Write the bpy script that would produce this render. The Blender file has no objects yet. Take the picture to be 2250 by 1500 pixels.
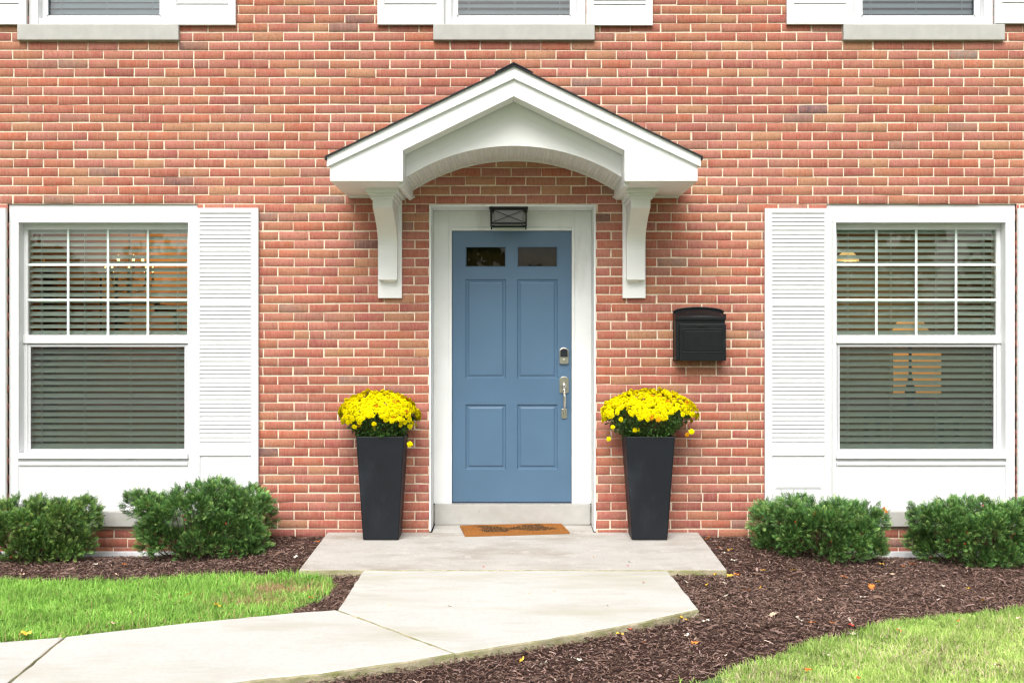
import bpy, bmesh, math, random
import numpy as np
from mathutils import Vector, Matrix

random.seed(7); rng = np.random.default_rng(7)
S = bpy.context.scene
C = S.collection
R = math.radians

# ------------------------------------------------------------------ camera, sky, sun, exposure
CAMY, CAMZ, K = -9.2, 1.441, 2668.0        # metres in front of the brick face, eye height over the porch, focal length in photo pixels
cd = bpy.data.cameras.new('camera'); cam = bpy.data.objects.new('camera', cd); C.objects.link(cam)
cam.location = (0, CAMY, CAMZ); cam.rotation_euler = (R(90), 0, 0)
cd.sensor_width = 36; cd.lens = K/2250*36; cd.shift_x = -2/2250; cd.shift_y = 0.0
cd.clip_start = .1; cd.clip_end = 2000
S.camera = cam
W = bpy.data.worlds.new('World'); S.world = W; W.use_nodes = True
nt = W.node_tree; bg = nt.nodes['Background']
sky = nt.nodes.new('ShaderNodeTexSky'); sky.sky_type = 'NISHITA'; sky.sun_disc = False
SUN_EL, SUN_AZ = 50, 190                     # azimuth measured from +Y clockwise
sky.sun_elevation = R(SUN_EL); sky.sun_rotation = R(SUN_AZ); sky.dust_density = 6; sky.air_density = 1.0; sky.ozone_density = .6
hs = nt.nodes.new('ShaderNodeHueSaturation'); hs.inputs['Saturation'].default_value = .34
nt.links.new(sky.outputs[0], hs.inputs['Color']); nt.links.new(hs.outputs[0], bg.inputs[0])
bg.inputs[1].default_value = .135
sl = bpy.data.lights.new('sun', 'SUN'); sun = bpy.data.objects.new('sun', sl); C.objects.link(sun)
sl.energy = 1.8; sl.angle = R(38); sl.color = (1, .975, .94)
az = R(SUN_AZ); el = R(SUN_EL)
dirv = Vector((math.sin(az)*math.cos(el), math.cos(az)*math.cos(el), math.sin(el)))
sun.rotation_euler = dirv.to_track_quat('Z', 'Y').to_euler(); sun.location = dirv*20
vs = S.view_settings; vs.view_transform = 'Standard'; vs.look = 'None'; vs.gamma = 1; vs.use_curve_mapping = False
vs.exposure = 0.45
S.cycles.max_bounces = 8; S.cycles.transparent_max_bounces = 16
S.cycles.sample_clamp_indirect = 8
S.cycles.use_denoising = True; S.cycles.denoising_prefilter = 'ACCURATE'
S.cycles.pixel_filter_type = 'BLACKMAN_HARRIS'; S.cycles.filter_width = 1.3

# measured features of the place: photo pixel + distance plane -> metres
def X(px, y=0): return (px-1127)/K*(y-CAMY)
def Z(py, y=0): return CAMZ+(750-py)/K*(y-CAMY)

# ------------------------------------------------------------------ materials
def mat(name, base=None, rough=.6, attr=False, bump=0, bscale=200, var=0, vscale=8, spec=.5, metal=0, dirt=None, coat=0, bdist=.002, stretch=(1, 1, 1)):
    m = bpy.data.materials.new(name); m.use_nodes = True
    n = m.node_tree.nodes; l = m.node_tree.links; b = n['Principled BSDF']
    b.inputs['Roughness'].default_value = rough; b.inputs['Specular IOR Level'].default_value = spec
    b.inputs['Metallic'].default_value = metal; b.inputs['Coat Weight'].default_value = coat
    tc = n.new('ShaderNodeTexCoord'); mp = n.new('ShaderNodeMapping'); mp.inputs['Scale'].default_value = stretch
    l.new(tc.outputs['Object'], mp.inputs[0])
    if attr:
        a = n.new('ShaderNodeAttribute'); a.attribute_name = 'Col'; col = a.outputs['Color']
    else:
        rgb = n.new('ShaderNodeRGB'); rgb.outputs[0].default_value = (*base, 1); col = rgb.outputs[0]
    if var:
        ns = n.new('ShaderNodeTexNoise'); ns.inputs['Scale'].default_value = vscale; ns.inputs['Detail'].default_value = 6
        l.new(mp.outputs[0], ns.inputs['Vector'])
        mr = n.new('ShaderNodeMapRange'); mr.inputs[1].default_value = .3; mr.inputs[2].default_value = .7
        mr.inputs[3].default_value = 1-var; mr.inputs[4].default_value = 1+var
        l.new(ns.outputs[0], mr.inputs[0])
        mx = n.new('ShaderNodeVectorMath'); mx.operation = 'SCALE'
        l.new(col, mx.inputs[0]); l.new(mr.outputs[0], mx.inputs['Scale']); col = mx.outputs[0]
    if dirt:   # (colour, scale, low, high, stretch): stains with a shape of their own
        for dc, ds, lo, hi, st in dirt:
            m2 = n.new('ShaderNodeMapping'); m2.inputs['Scale'].default_value = st; l.new(tc.outputs['Object'], m2.inputs[0])
            m2.inputs['Location'].default_value = (ds*.37, ds*1.3, .2)
            ns = n.new('ShaderNodeTexNoise'); ns.inputs['Scale'].default_value = ds; ns.inputs['Detail'].default_value = 8; ns.inputs['Roughness'].default_value = .65
            l.new(m2.outputs[0], ns.inputs['Vector'])
            mr = n.new('ShaderNodeMapRange'); mr.inputs[1].default_value = lo; mr.inputs[2].default_value = hi
            l.new(ns.outputs[0], mr.inputs[0])
            mm = n.new('ShaderNodeMixRGB'); mm.inputs[2].default_value = (*dc, 1)
            l.new(mr.outputs[0], mm.inputs[0]); l.new(col, mm.inputs[1]); col = mm.outputs[0]
    l.new(col, b.inputs['Base Color'])
    if bump:
        ns = n.new('ShaderNodeTexNoise'); ns.inputs['Scale'].default_value = bscale; ns.inputs['Detail'].default_value = 5
        l.new(mp.outputs[0], ns.inputs['Vector'])
        bp = n.new('ShaderNodeBump'); bp.inputs['Strength'].default_value = bump; bp.inputs['Distance'].default_value = bdist
        l.new(ns.outputs[0], bp.inputs['Height']); l.new(bp.outputs[0], b.inputs['Normal'])
    return m

def emit(name, col, s):
    m = bpy.data.materials.new(name); m.use_nodes = True; n = m.node_tree.nodes
    b = n['Principled BSDF']; b.inputs['Base Color'].default_value = (*col, 1)
    b.inputs['Emission Color'].default_value = (*col, 1); b.inputs['Emission Strength'].default_value = s
    return m

def glass(name, tint, refl, rough=0.0, ior=1.5):
    m = bpy.data.materials.new(name); m.use_nodes = True; n = m.node_tree.nodes; l = m.node_tree.links
    n.remove(n['Principled BSDF']); out = n['Material Output']
    t = n.new('ShaderNodeBsdfTransparent'); t.inputs[0].default_value = (*tint, 1)
    g = n.new('ShaderNodeBsdfGlossy'); g.inputs['Roughness'].default_value = rough
    f = n.new('ShaderNodeFresnel'); f.inputs[0].default_value = ior
    mu = n.new('ShaderNodeMath'); mu.operation = 'MULTIPLY'; mu.use_clamp = True; mu.inputs[1].default_value = refl
    mx = n.new('ShaderNodeMixShader')
    l.new(f.outputs[0], mu.inputs[0]); l.new(mu.outputs[0], mx.inputs[0]); l.new(t.outputs[0], mx.inputs[1]); l.new(g.outputs[0], mx.inputs[2])
    l.new(mx.outputs[0], out.inputs[0])
    return m

M = {}
M['white'] = mat('white_paint', (.74, .75, .76), .45, var=.025, vscale=5, bump=.15, bscale=60, dirt=[((.55, .54, .5), 2.5, .62, .9, (1, 1, .25))])
M['vinyl'] = mat('white_vinyl', (.79, .80, .81), .3, var=.012, vscale=4)
M['trimgrey'] = mat('aged_white_trim', (.80, .82, .815), .5, var=.03, vscale=6, bump=.15, bscale=90, dirt=[((.5, .49, .45), 3, .6, .85, (1, 1, .2))])
M['stone'] = mat('limestone', (.44, .435, .41), .85, var=.06, vscale=14, bump=.35, bscale=160, dirt=[((.38, .37, .32), 3.5, .55, .8, (.6, 1, 1)), ((.3, .27, .2), 40, .68, .75, (1, 1, 1))])
M['foundation'] = mat('painted_foundation', (.78, .80, .82), .7, var=.08, vscale=18, bump=.5, bscale=60)
M['mortar'] = mat('mortar', (.78, .665, .52), .95, var=.14, vscale=25, bump=.8, bscale=350, dirt=[((.46, .35, .25), 5, .55, .8, (1, 1, 1)), ((.40, .25, .18), 60, .60, .72, (1, 1, 1))])
M['blue'] = mat('blue_door_paint', (.083, .158, .252), .34, var=.06, vscale=2.5, bump=.2, bscale=70)
M['nickel'] = mat('satin_nickel', (.62, .59, .52), .28, metal=1, var=.08, vscale=40)
M['blackmetal'] = mat('black_metal', (.005, .006, .006), .45, spec=.25, var=.1, vscale=20)
M['keypad'] = mat('dark_keypad', (.02, .023, .03), .2)
M['mailblack'] = mat('cast_black_paint', (.0065, .0085, .010), .38, spec=.3, var=.15, vscale=20, bump=.35, bscale=130, dirt=[((.05, .05, .05), 12, .62, .8, (1, 1, 1))])
M['shingle'] = mat('asphalt_shingle', (.03, .03, .034), .95, var=.35, vscale=120, bump=.8, bscale=300)
M['planter'] = mat('charcoal_planter', (0.012, .0145, .0185), .5, spec=.22, var=.12, vscale=5, bump=.12, bscale=90, dirt=[((.08, .08, .09), 16, .70, .82, (1, 1, .4)), ((.034, .040, .050), 2.4, .5, .8, (1, 1, .5))])
M['soil'] = mat('dark_soil', (.03, .022, .016), 1, var=.4, vscale=60, bump=1, bscale=90, bdist=.01)
M['blind'] = mat('blind_slat', (.84, .88, .84), .45, var=.03, vscale=3)
M['cord'] = mat('blind_cord', (.8, .85, .8), .7)
M['glass'] = glass('window_glass', (.87, .975, .925), 3.2)
M['glassup'] = glass('upstairs_glass', (.66, .76, .84), 4.0)
M['glassdoor'] = glass('door_glass', (.34, .33, .24), 1.0)
M['frost'] = mat('frosted_glass', (.20, .20, .20), .3, var=.06, vscale=20)
M['sash'] = mat('grey_screen_frame', (.62, .635, .655), .4)
M['col'] = mat('coloured', attr=True, rough=.8, spec=.2)

def screen_mat():
    m = bpy.data.materials.new('insect_screen'); m.use_nodes = True; n = m.node_tree.nodes; l = m.node_tree.links
    t = n.new('ShaderNodeBsdfTransparent'); b = n['Principled BSDF']
    b.inputs['Base Color'].default_value = (.035, .042, .043, 1); b.inputs['Roughness'].default_value = .6
    mx = n.new('ShaderNodeMixShader'); mx.inputs[0].default_value = .27
    l.new(t.outputs[0], mx.inputs[1]); l.new(b.outputs[0], mx.inputs[2]); l.new(mx.outputs[0], n['Material Output'].inputs[0])
    return m
M['screen'] = screen_mat()

def brick_mat():
    m = bpy.data.materials.new('face_brick'); m.use_nodes = True
    n = m.node_tree.nodes; l = m.node_tree.links; b = n['Principled BSDF']
    b.inputs['Roughness'].default_value = .85; b.inputs['Specular IOR Level'].default_value = .25
    a = n.new('ShaderNodeAttribute'); a.attribute_name = 'Col'
    tc = n.new('ShaderNodeTexCoord')
    col = a.outputs['Color']
    def layer(col, scale, st, lo, hi, c, mode='MIX', fac=1.0, detail=7):
        mp = n.new('ShaderNodeMapping'); mp.inputs['Scale'].default_value = st; l.new(tc.outputs['Object'], mp.inputs[0])
        ns = n.new('ShaderNodeTexNoise'); ns.inputs['Scale'].default_value = scale; ns.inputs['Detail'].default_value = detail; ns.inputs['Roughness'].default_value = .6
        l.new(mp.outputs[0], ns.inputs['Vector'])
        mr = n.new('ShaderNodeMapRange'); mr.inputs[1].default_value = lo; mr.inputs[2].default_value = hi; mr.inputs[4].default_value = fac
        l.new(ns.outputs[0], mr.inputs[0])
        mx = n.new('ShaderNodeMixRGB'); mx.blend_type = mode; mx.inputs[2].default_value = (*c, 1)
        l.new(mr.outputs[0], mx.inputs[0]); l.new(col, mx.inputs[1]); return mx.outputs[0]
    col = layer(col, 14, (6, 1, .7), .40, .72, (.52, .265, .215), fac=.6)       # pale wire-cut streaks
    col = layer(col, 22, (3, 1, .6), .5, .8, (.36, .075, .05), fac=.6)
    col = layer(col, 7, (1.3, 1, 2.6), .42, .70, (.42, .22, .13), fac=.6)
    col = layer(col, 30, (1.6, 1, 1.6), .52, .72, (.20, .065, .05), fac=.55)
    col = layer(col, 90, (.5, 1, 1.6), .60, .74, (.16, .05, .045), fac=.55)
    col = layer(col, 2.2, (1, 1, 1), .45, .75, (.82, .76, .78), 'MULTIPLY', .8)
    col = layer(col, 160, (1, 1, 1), .70, .78, (.72, .62, .52), fac=.7)
    l.new(col, b.inputs['Base Color'])
    mp = n.new('ShaderNodeMapping'); mp.inputs['Scale'].default_value = (1.6, 1, .8); l.new(tc.outputs['Object'], mp.inputs[0])
    ns = n.new('ShaderNodeTexNoise'); ns.inputs['Scale'].default_value = 110; ns.inputs['Detail'].default_value = 8
    l.new(mp.outputs[0], ns.inputs['Vector'])
    bp = n.new('ShaderNodeBump'); bp.inputs['Strength'].default_value = .7; bp.inputs['Distance'].default_value = .004
    l.new(ns.outputs[0], bp.inputs['Height']); l.new(bp.outputs[0], b.inputs['Normal'])
    return m
M['brick'] = brick_mat()
M['walk'] = mat('pale_concrete', (.56, .555, .525), .9, var=.05, vscale=3, bump=.5, bscale=220, bdist=.002,
    dirt=[((.42, .41, .32), 1.5, .52, .72, (.5, 1.6, 1)), ((.45, .435, .39), 5, .54, .78, (.6, 2, 1)), ((.48, .475, .45), 40, .45, .75, (1, 1, 1)), ((.28, .25, .19), 48, .69, .74, (1, 1, 1))])
M['porch'] = mat('weathered_concrete', (.48, .462, .43), .92, var=.06, vscale=5, bump=.6, bscale=170, bdist=.003,
    dirt=[((.35, .315, .27), 2.1, .47, .68, (.7, 1.8, 1)), ((.30, .26, .22), 80, .56, .68, (1, 1, 1)), ((.56, .53, .49), 9, .56, .72, (1, 1, 1)), ((.2, .17, .14), 45, .70, .75, (1, 1, 1))])
M['edge'] = mat('mossy_concrete_edge', (.40, .36, .24), .95, var=.25, vscale=14, bump=.9, bscale=90, bdist=.005,
    dirt=[((.24, .25, .10), 7, .45, .65, (1, 1, 2)), ((.62, .56, .42), 5, .58, .72, (1, 1, 3))])
M['soffit'] = mat('white_beadboard', (.76, .76, .745), .5, var=.02, vscale=4)

# ------------------------------------------------------------------ mesh helpers
class MB:
    def __init__(s): s.v = []; s.f = []; s.c = []; s.cc = None
    def add(s, vs, fs):
        o = len(s.v); s.v += [tuple(p) for p in vs]; s.f += [tuple(i+o for i in f) for f in fs]
        if s.cc is not None: s.c += [s.cc]*len(vs)
        return s
    def box(s, x0, x1, y0, y1, z0, z1):
        x0, x1 = sorted((x0, x1)); y0, y1 = sorted((y0, y1)); z0, z1 = sorted((z0, z1))
        return s.add([(x0, y0, z0), (x1, y0, z0), (x1, y1, z0), (x0, y1, z0), (x0, y0, z1), (x1, y0, z1), (x1, y1, z1), (x0, y1, z1)],
              [(0, 1, 5, 4), (1, 2, 6, 5), (2, 3, 7, 6), (3, 0, 4, 7), (4, 5, 6, 7), (3, 2, 1, 0)])
    def extr_y(s, pts, y0, y1):     # polygon in (x,z), extruded along y
        n = len(pts)
        a = sum(pts[i][0]*pts[(i+1) % n][1]-pts[(i+1) % n][0]*pts[i][1] for i in range(n))
        if a < 0: pts = pts[::-1]
        vs = [(p[0], y0, p[1]) for p in pts]+[(p[0], y1, p[1]) for p in pts]
        return s.add(vs, [tuple(range(n)), tuple(range(2*n-1, n-1, -1))]+[(i, i+n, (i+1) % n+n, (i+1) % n) for i in range(n)])
    def extr_x(s, pts, x0, x1):     # polygon in (y,z), extruded along x
        n = len(pts)
        a = sum(pts[i][0]*pts[(i+1) % n][1]-pts[(i+1) % n][0]*pts[i][1] for i in range(n))
        if a < 0: pts = pts[::-1]
        vs = [(x1, p[0], p[1]) for p in pts]+[(x0, p[0], p[1]) for p in pts]
        return s.add(vs, [tuple(range(n)), tuple(range(2*n-1, n-1, -1))]+[(i, i+n, (i+1) % n+n, (i+1) % n) for i in range(n)])
    def quad(s, a, b, c, d): return s.add([a, b, c, d], [(0, 1, 2, 3)])
    def tube(s, path, rad, n=8, cap=True):
        P = [Vector(p) for p in path]; rs = rad if isinstance(rad, (list, tuple)) else [rad]*len(P)
        o = len(s.v); vs = []; fs = []
        for i, p in enumerate(P):
            t = (P[min(i+1, len(P)-1)]-P[max(i-1, 0)]).normalized()
            u = t.cross(Vector((0, 0, 1)) if abs(t.z) < .9 else Vector((1, 0, 0))).normalized(); w = t.cross(u)
            for k in range(n):
                a = 2*math.pi*k/n; vs.append(p+(u*math.cos(a)+w*math.sin(a))*rs[i])
        for i in range(len(P)-1):
            for k in range(n): fs.append((i*n+k, i*n+(k+1) % n, (i+1)*n+(k+1) % n, (i+1)*n+k))
        if cap: fs.append(tuple(range(n-1, -1, -1))); fs.append(tuple((len(P)-1)*n+k for k in range(n)))
        return s.add(vs, fs)
    def lathe(s, c, prof, n=20):    # prof [(r,z)] round c
        vs = []; fs = []
        for r, z in prof:
            for k in range(n):
                a = 2*math.pi*k/n; vs.append((c[0]+r*math.cos(a), c[1]+r*math.sin(a), c[2]+z))
        for i in range(len(prof)-1):
            for k in range(n): fs.append((i*n+k, i*n+(k+1) % n, (i+1)*n+(k+1) % n, (i+1)*n+k))
        return s.add(vs, fs)
    def build(s, name, m, parent=None, bevel=0, smooth=False, label=None, wn=False):
        me = bpy.data.meshes.new(name); me.from_pydata(s.v, [], s.f); me.update()
        if s.c:
            at = me.color_attributes.new('Col', 'FLOAT_COLOR', 'POINT')
            at.data.foreach_set('color', np.array([(*c, 1) for c in s.c], dtype=np.float32).ravel())
        o = bpy.data.objects.new(name, me); C.objects.link(o)
        me.materials.append(M[m] if isinstance(m, str) else m)
        if parent: o.parent = parent
        if label: o['label'] = label
        if bevel:
            b = o.modifiers.new('bevel', 'BEVEL'); b.width = bevel; b.segments = 2; b.limit_method = 'ANGLE'; b.angle_limit = R(35)
        if smooth:
            for p in me.polygons: p.use_smooth = True
        return o

def npmesh(name, V, F, m, col=None, parent=None):
    """V (n,3), F (k,4) or (k,3) arrays -> one mesh, fast"""
    me = bpy.data.meshes.new(name); w = F.shape[1]
    me.vertices.add(len(V)); me.vertices.foreach_set('co', V.astype(np.float32).ravel())
    me.loops.add(F.size); me.loops.foreach_set('vertex_index', F.astype(np.int32).ravel())
    me.polygons.add(len(F)); me.polygons.foreach_set('loop_start', np.arange(0, F.size, w, dtype=np.int32))
    me.update(calc_edges=True)
    if col is not None:
        at = me.color_attributes.new('Col', 'FLOAT_COLOR', 'POINT')
        at.data.foreach_set('color', np.concatenate([col, np.ones((len(col), 1))], 1).astype(np.float32).ravel())
    o = bpy.data.objects.new(name, me); C.objects.link(o); me.materials.append(M[m] if isinstance(m, str) else m)
    if parent: o.parent = parent
    return o

def tag(o, label=None, cat=None, group=None, kind=None):
    if label: o['label'] = label
    if cat: o['category'] = cat
    if group: o['group'] = group
    if kind: o['kind'] = kind
    return o
def empty(name, loc=(0, 0, 0), parent=None):
    o = bpy.data.objects.new(name, None); C.objects.link(o); o.location = loc; o.empty_display_size = .1
    if parent: o.parent = parent
    return o

# ------------------------------------------------------------------ ground shape
def slab_z(y): return .0433*y
def walk_z(y): return -.057+.03*(y+1.25) if np.isscalar(y) else -.057+.03*(y+1.25)
def ground_z(x, y):
    x = np.asarray(x, float); y = np.asarray(y, float)
    yc = np.minimum(y, 0)
    b = np.where(yc > -1.24, -.045+.05*yc, -.107+.03*(np.maximum(yc, -9.2)+1.24))
    s = np.clip((np.abs(x)-1.75)/1.0, 0, 1); s = s*s*(3-2*s)
    b = b-.17*np.exp(yc/.6)*s
    u = .008*np.sin(x*2.3+.4)*np.sin(y*2.9)+.005*np.sin(x*6.1+y*4.3)
    return b+u*np.clip((1.2-np.abs(x))*-1+.3, 0, 1)
def G(px, py, lift=0.):
    """photo pixel -> point of the ground"""
    d = 7.0
    for _ in range(60):
        x = (px-1127)/K*d; y = CAMY+d
        z = float(ground_z(x, y))+lift
        d2 = (CAMZ-z)*K/max(py-750, 60); d = .5*d+.5*d2
    return ((px-1127)/K*d, CAMY+d)
def Wk(px, py):
    d = (CAMZ+.057+.03*7.95)/((py-750)/K+.03); return ((px-1127)/K*d, CAMY+d)
def inpoly(x, y, P):
    r = np.zeros(len(x), bool); n = len(P)
    for i in range(n):
        x1, y1 = P[i]; x2, y2 = P[(i+1) % n]
        c = ((y1 > y) != (y2 > y)); xi = (x2-x1)*(y-y1)/((y2-y1) if y2 != y1 else 1e-9)+x1
        r ^= c & (x < xi)
    return r
def edgedist(x, y, P):
    d = np.full(len(x), 1e9)
    for i in range(len(P)-1):
        ax, ay = P[i]; bx, by = P[i+1]; L2 = (bx-ax)**2+(by-ay)**2+1e-12
        t = np.clip(((x-ax)*(bx-ax)+(y-ay)*(by-ay))/L2, 0, 1)
        d = np.minimum(d, np.hypot(x-ax-t*(bx-ax), y-ay-t*(by-ay)))
    return d

# walk slab outlines (traced at their own height)
wkTop = [Wk(*p) for p in [(740, 1338), (640, 1345), (400, 1368), (144, 1396.5), (0, 1409), (-600, 1462)]]
wkBot = [Wk(*p) for p in [(1537, 1337), (1473, 1351), (1393, 1368), (1287, 1388), (1180, 1406), (1100, 1418), (1000, 1434), (893, 1451), (787, 1465.5), (707, 1478), (600, 1488), (300, 1522), (0, 1552), (-600, 1620)]]
wkA = [(X(797, -1.25), -1.25), (X(1469, -1.25), -1.25)]
walk_poly = [wkA[0], wkA[1]]+wkBot+wkTop[::-1]
porch_poly = [(-1.402, .0), (1.402, 0), (1.402, -1.24), (-1.402, -1.24)]

# ---- ground sheet
def build_ground():
    xs = np.concatenate([[-150, -60, -25, -12], np.arange(-7, 7.01, .08), [12, 25, 60, 150]])
    ys = np.concatenate([[-150, -80, -40, -20, -12], np.arange(-9, .21, .08)])
    gx, gy = np.meshgrid(xs, ys); x = gx.ravel(); y = gy.ravel()
    z = ground_z(x, y)
    inside = inpoly(x, y, walk_poly) | ((np.abs(x) < 1.4) & (y > -1.24))
    z = np.where(inside, z-.06, z)
    V = np.stack([x, y, z], 1); nx = len(xs); ny = len(ys)
    i = np.arange(nx-1)[None, :]+nx*np.arange(ny-1)[:, None]; i = i.ravel()
    F = np.stack([i, i+1, i+nx+1, i+nx], 1)
    m = mat('ground_soil', (.055, .05, .028), 1, var=.3, vscale=3, bump=1, bscale=70, bdist=.01, dirt=[((.09, .16, .04), .9, .3, .5, (1, 1, 1))])
    tag(npmesh('ground', V, F, m), kind='structure')
build_ground()

# ------------------------------------------------------------------ the house
house = tag(empty('brick_house', (0, 0, 0)), 'red brick house front with white trim, blue door and arched white porch canopy', 'house')
LW, RW = X(227, .02), X(2023.5, .02)
UW = [-3.133, .008, 3.105]
OP = []   # openings (x0,x1,z0,z1)
for c in (LW, RW): OP.append((c-.72, c+.72, Z(1157, 0), Z(448, 0)))
for c in UW: OP.append((c-.545, c+.545, Z(75, 0), 5.35))
OP.append((X(943), X(1309), -.03, Z(449)))
CO = 19.83/290; BL = 66.35/290; MT = .0091; ZT = Z(448)
HX, HZ = 6.4, 5.75
def build_wall():
    vs = []; fs = []; cols = []
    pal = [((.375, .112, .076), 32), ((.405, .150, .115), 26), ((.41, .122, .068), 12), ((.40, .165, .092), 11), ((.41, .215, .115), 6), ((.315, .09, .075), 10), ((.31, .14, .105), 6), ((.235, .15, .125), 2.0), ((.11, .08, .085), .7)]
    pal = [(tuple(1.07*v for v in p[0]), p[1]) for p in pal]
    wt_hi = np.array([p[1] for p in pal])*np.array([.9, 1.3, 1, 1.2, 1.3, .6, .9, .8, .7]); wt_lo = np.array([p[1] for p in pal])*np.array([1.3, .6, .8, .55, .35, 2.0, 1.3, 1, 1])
    row0 = int((-.16-ZT)/CO)-1; row1 = int((HZ-ZT)/CO)
    B = .0018
    for r in range(row0, row1+1):
        zb = ZT+r*CO; z0 = zb+MT/2; z1 = zb+CO-MT/2
        zo = rng.normal(0, .0007)
        zm = (z0+z1)/2
        # intervals free of openings
        iv = [(-HX, HX)]
        for (a, b, c, d) in OP:
            if c < zm < d:
                n2 = []
                for p, q in iv:
                    if b <= p or a >= q: n2.append((p, q)); continue
                    if a > p: n2.append((p, a))
                    if b < q: n2.append((b, q))
                iv = n2
        tl = min(1, max(0, (zb-.1)/2.3)); wts = wt_hi*tl+wt_lo*(1-tl); wts = wts/wts.sum()   # dark red bricks picked more often towards the base, paler ones higher up
        drift = rng.normal(0, .004)
        for p, q in iv:
            if r >= 0: ph = (60-1127)/290+(.5*BL if r % 2 == 0 else 0)-( .0 )
            else:
                if -2.6 < p and q < -.6: ph = (743.3-1127)/290 if r % 2 == 0 else (778-1127)/290
                elif p > .6 and q < 2.6: ph = (1341.5-1127)/290 if r % 2 == 0 else (1376.5-1127)/290
                else: ph = (1341.5-1127)/290 if r % 2 == 0 else (1376.5-1127)/290
            ph += drift
            k = math.floor((p-ph)/BL); x = ph+k*BL
            while x < q:
                a = max(x+MT/2+rng.normal(0, .0012), p+.001); b = min(x+BL-MT/2+rng.normal(0, .0012), q-.001)
                if rng.random() < .012 and b-a > .2:
                    segs = [(a, (a+b)/2-MT/2), ((a+b)/2+MT/2, b)]
                else: segs = [(a, b)]
                for a_, b_ in segs:
                    if b_-a_ < .012: continue
                    yf = min(max(rng.normal(0, .0011), -.003), .0014); o = len(vs); j = rng.normal(0, .0009, 8)
                    if rng.random() < .10: j[rng.integers(8)] += rng.choice([-1, 1])*rng.uniform(.002, .006)*0+rng.normal(0, .003)
                    wv = .0016*math.sin(a_*1.7+r*.9)+.0009*math.sin(a_*5.3+r*2.1); zz0 = z0+zo+wv+rng.normal(0, .0006); zz1 = z1+zo+wv+rng.normal(0, .0006)
                    vs += [(a_+B+j[0], yf, zz0+B+j[1]), (b_-B+j[2], yf, zz0+B+j[3]), (b_-B+j[4], yf, zz1-B+j[5]), (a_+B+j[6], yf, zz1-B+j[7]),
                           (a_+j[0], yf+.0022, zz0+j[1]), (b_+j[2], yf+.0022, zz0+j[3]), (b_+j[4], yf+.0022, zz1+j[5]), (a_+j[6], yf+.0022, zz1+j[7]),
                           (a_+j[0], .03, zz0+j[1]), (b_+j[2], .03, zz0+j[3]), (b_+j[4], .03, zz1+j[5]), (a_+j[6], .03, zz1+j[7])]
                    fs += [(o, o+1, o+2, o+3)]
                    for t in range(4):
                        u = (t+1) % 4
                        fs += [(o+4+t, o+4+u, o+u, o+t), (o+8+t, o+8+u, o+4+u, o+4+t)]
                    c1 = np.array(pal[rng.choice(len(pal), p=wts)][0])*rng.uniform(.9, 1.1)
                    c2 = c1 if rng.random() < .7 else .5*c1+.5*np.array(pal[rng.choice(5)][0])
                    for (bx_, by_, bc) in ((1788, 236, (.12, .085, .105)), (2115, 119, (.25, .20, .17)), (400, 396, (.16, .09, .09)), (1260, 577, (.16, .10, .08)), (830, 545, (.17, .10, .09)), (1325, 478, (.13, .09, .08)), (2052, 236, (.36, .19, .08)), (1470, 577, (.22, .15, .12))):
                        if a_ < X(bx_) < b_ and z0 < Z(by_) < z1: c1 = np.array(bc); c2 = c1*1.15
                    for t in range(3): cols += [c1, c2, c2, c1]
                x += BL
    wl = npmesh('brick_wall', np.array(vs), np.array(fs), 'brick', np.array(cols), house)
    # mortar bed, one sheet with the openings left out
    xs = sorted({-HX, HX, *[o[0] for o in OP], *[o[1] for o in OP]}); zs = sorted({-.147, HZ, *[o[2] for o in OP], *[o[3] for o in OP]})
    b = MB()
    for i in range(len(xs)-1):
        for j in range(len(zs)-1):
            if zs[j] < -.147: continue
            cx = (xs[i]+xs[i+1])/2; cz = (zs[j]+zs[j+1])/2
            if any(o[0] < cx < o[1] and o[2] < cz < o[3] for o in OP): continue
            b.quad((xs[i], .0050, zs[j]), (xs[i+1], .0050, zs[j]), (xs[i+1], .0050, zs[j+1]), (xs[i], .0050, zs[j+1]))
    b.build('mortar_bed', 'mortar', wl)
    b = MB()
    b.box(-HX, -.63, -.012, .05, -.5, -.147); b.box(.63, HX, -.012, .05, -.5, -.147)
    b.build('foundation', 'foundation', house, .004)
    # hidden structure of the house: side walls, attic floor and roof
    b = MB(); b.box(-HX, -HX+.1, .05, 8, -.5, HZ); b.box(HX-.1, HX, .05, 8, -.5, HZ); b.box(-HX, HX, 8, 8.1, -.5, HZ)
    b.build('side_wall', mat('plain_brick', (.42, .14, .1), .9, var=.2, vscale=6), house)
    b = MB(); b.extr_x([(-.45, HZ-.05), (-.45, HZ+.1), (4, HZ+2.2), (8.5, HZ+.1), (8.5, HZ-.05)], -HX-.3, HX+.3)
    b.build('roof', 'shingle', house)
build_wall()

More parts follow.
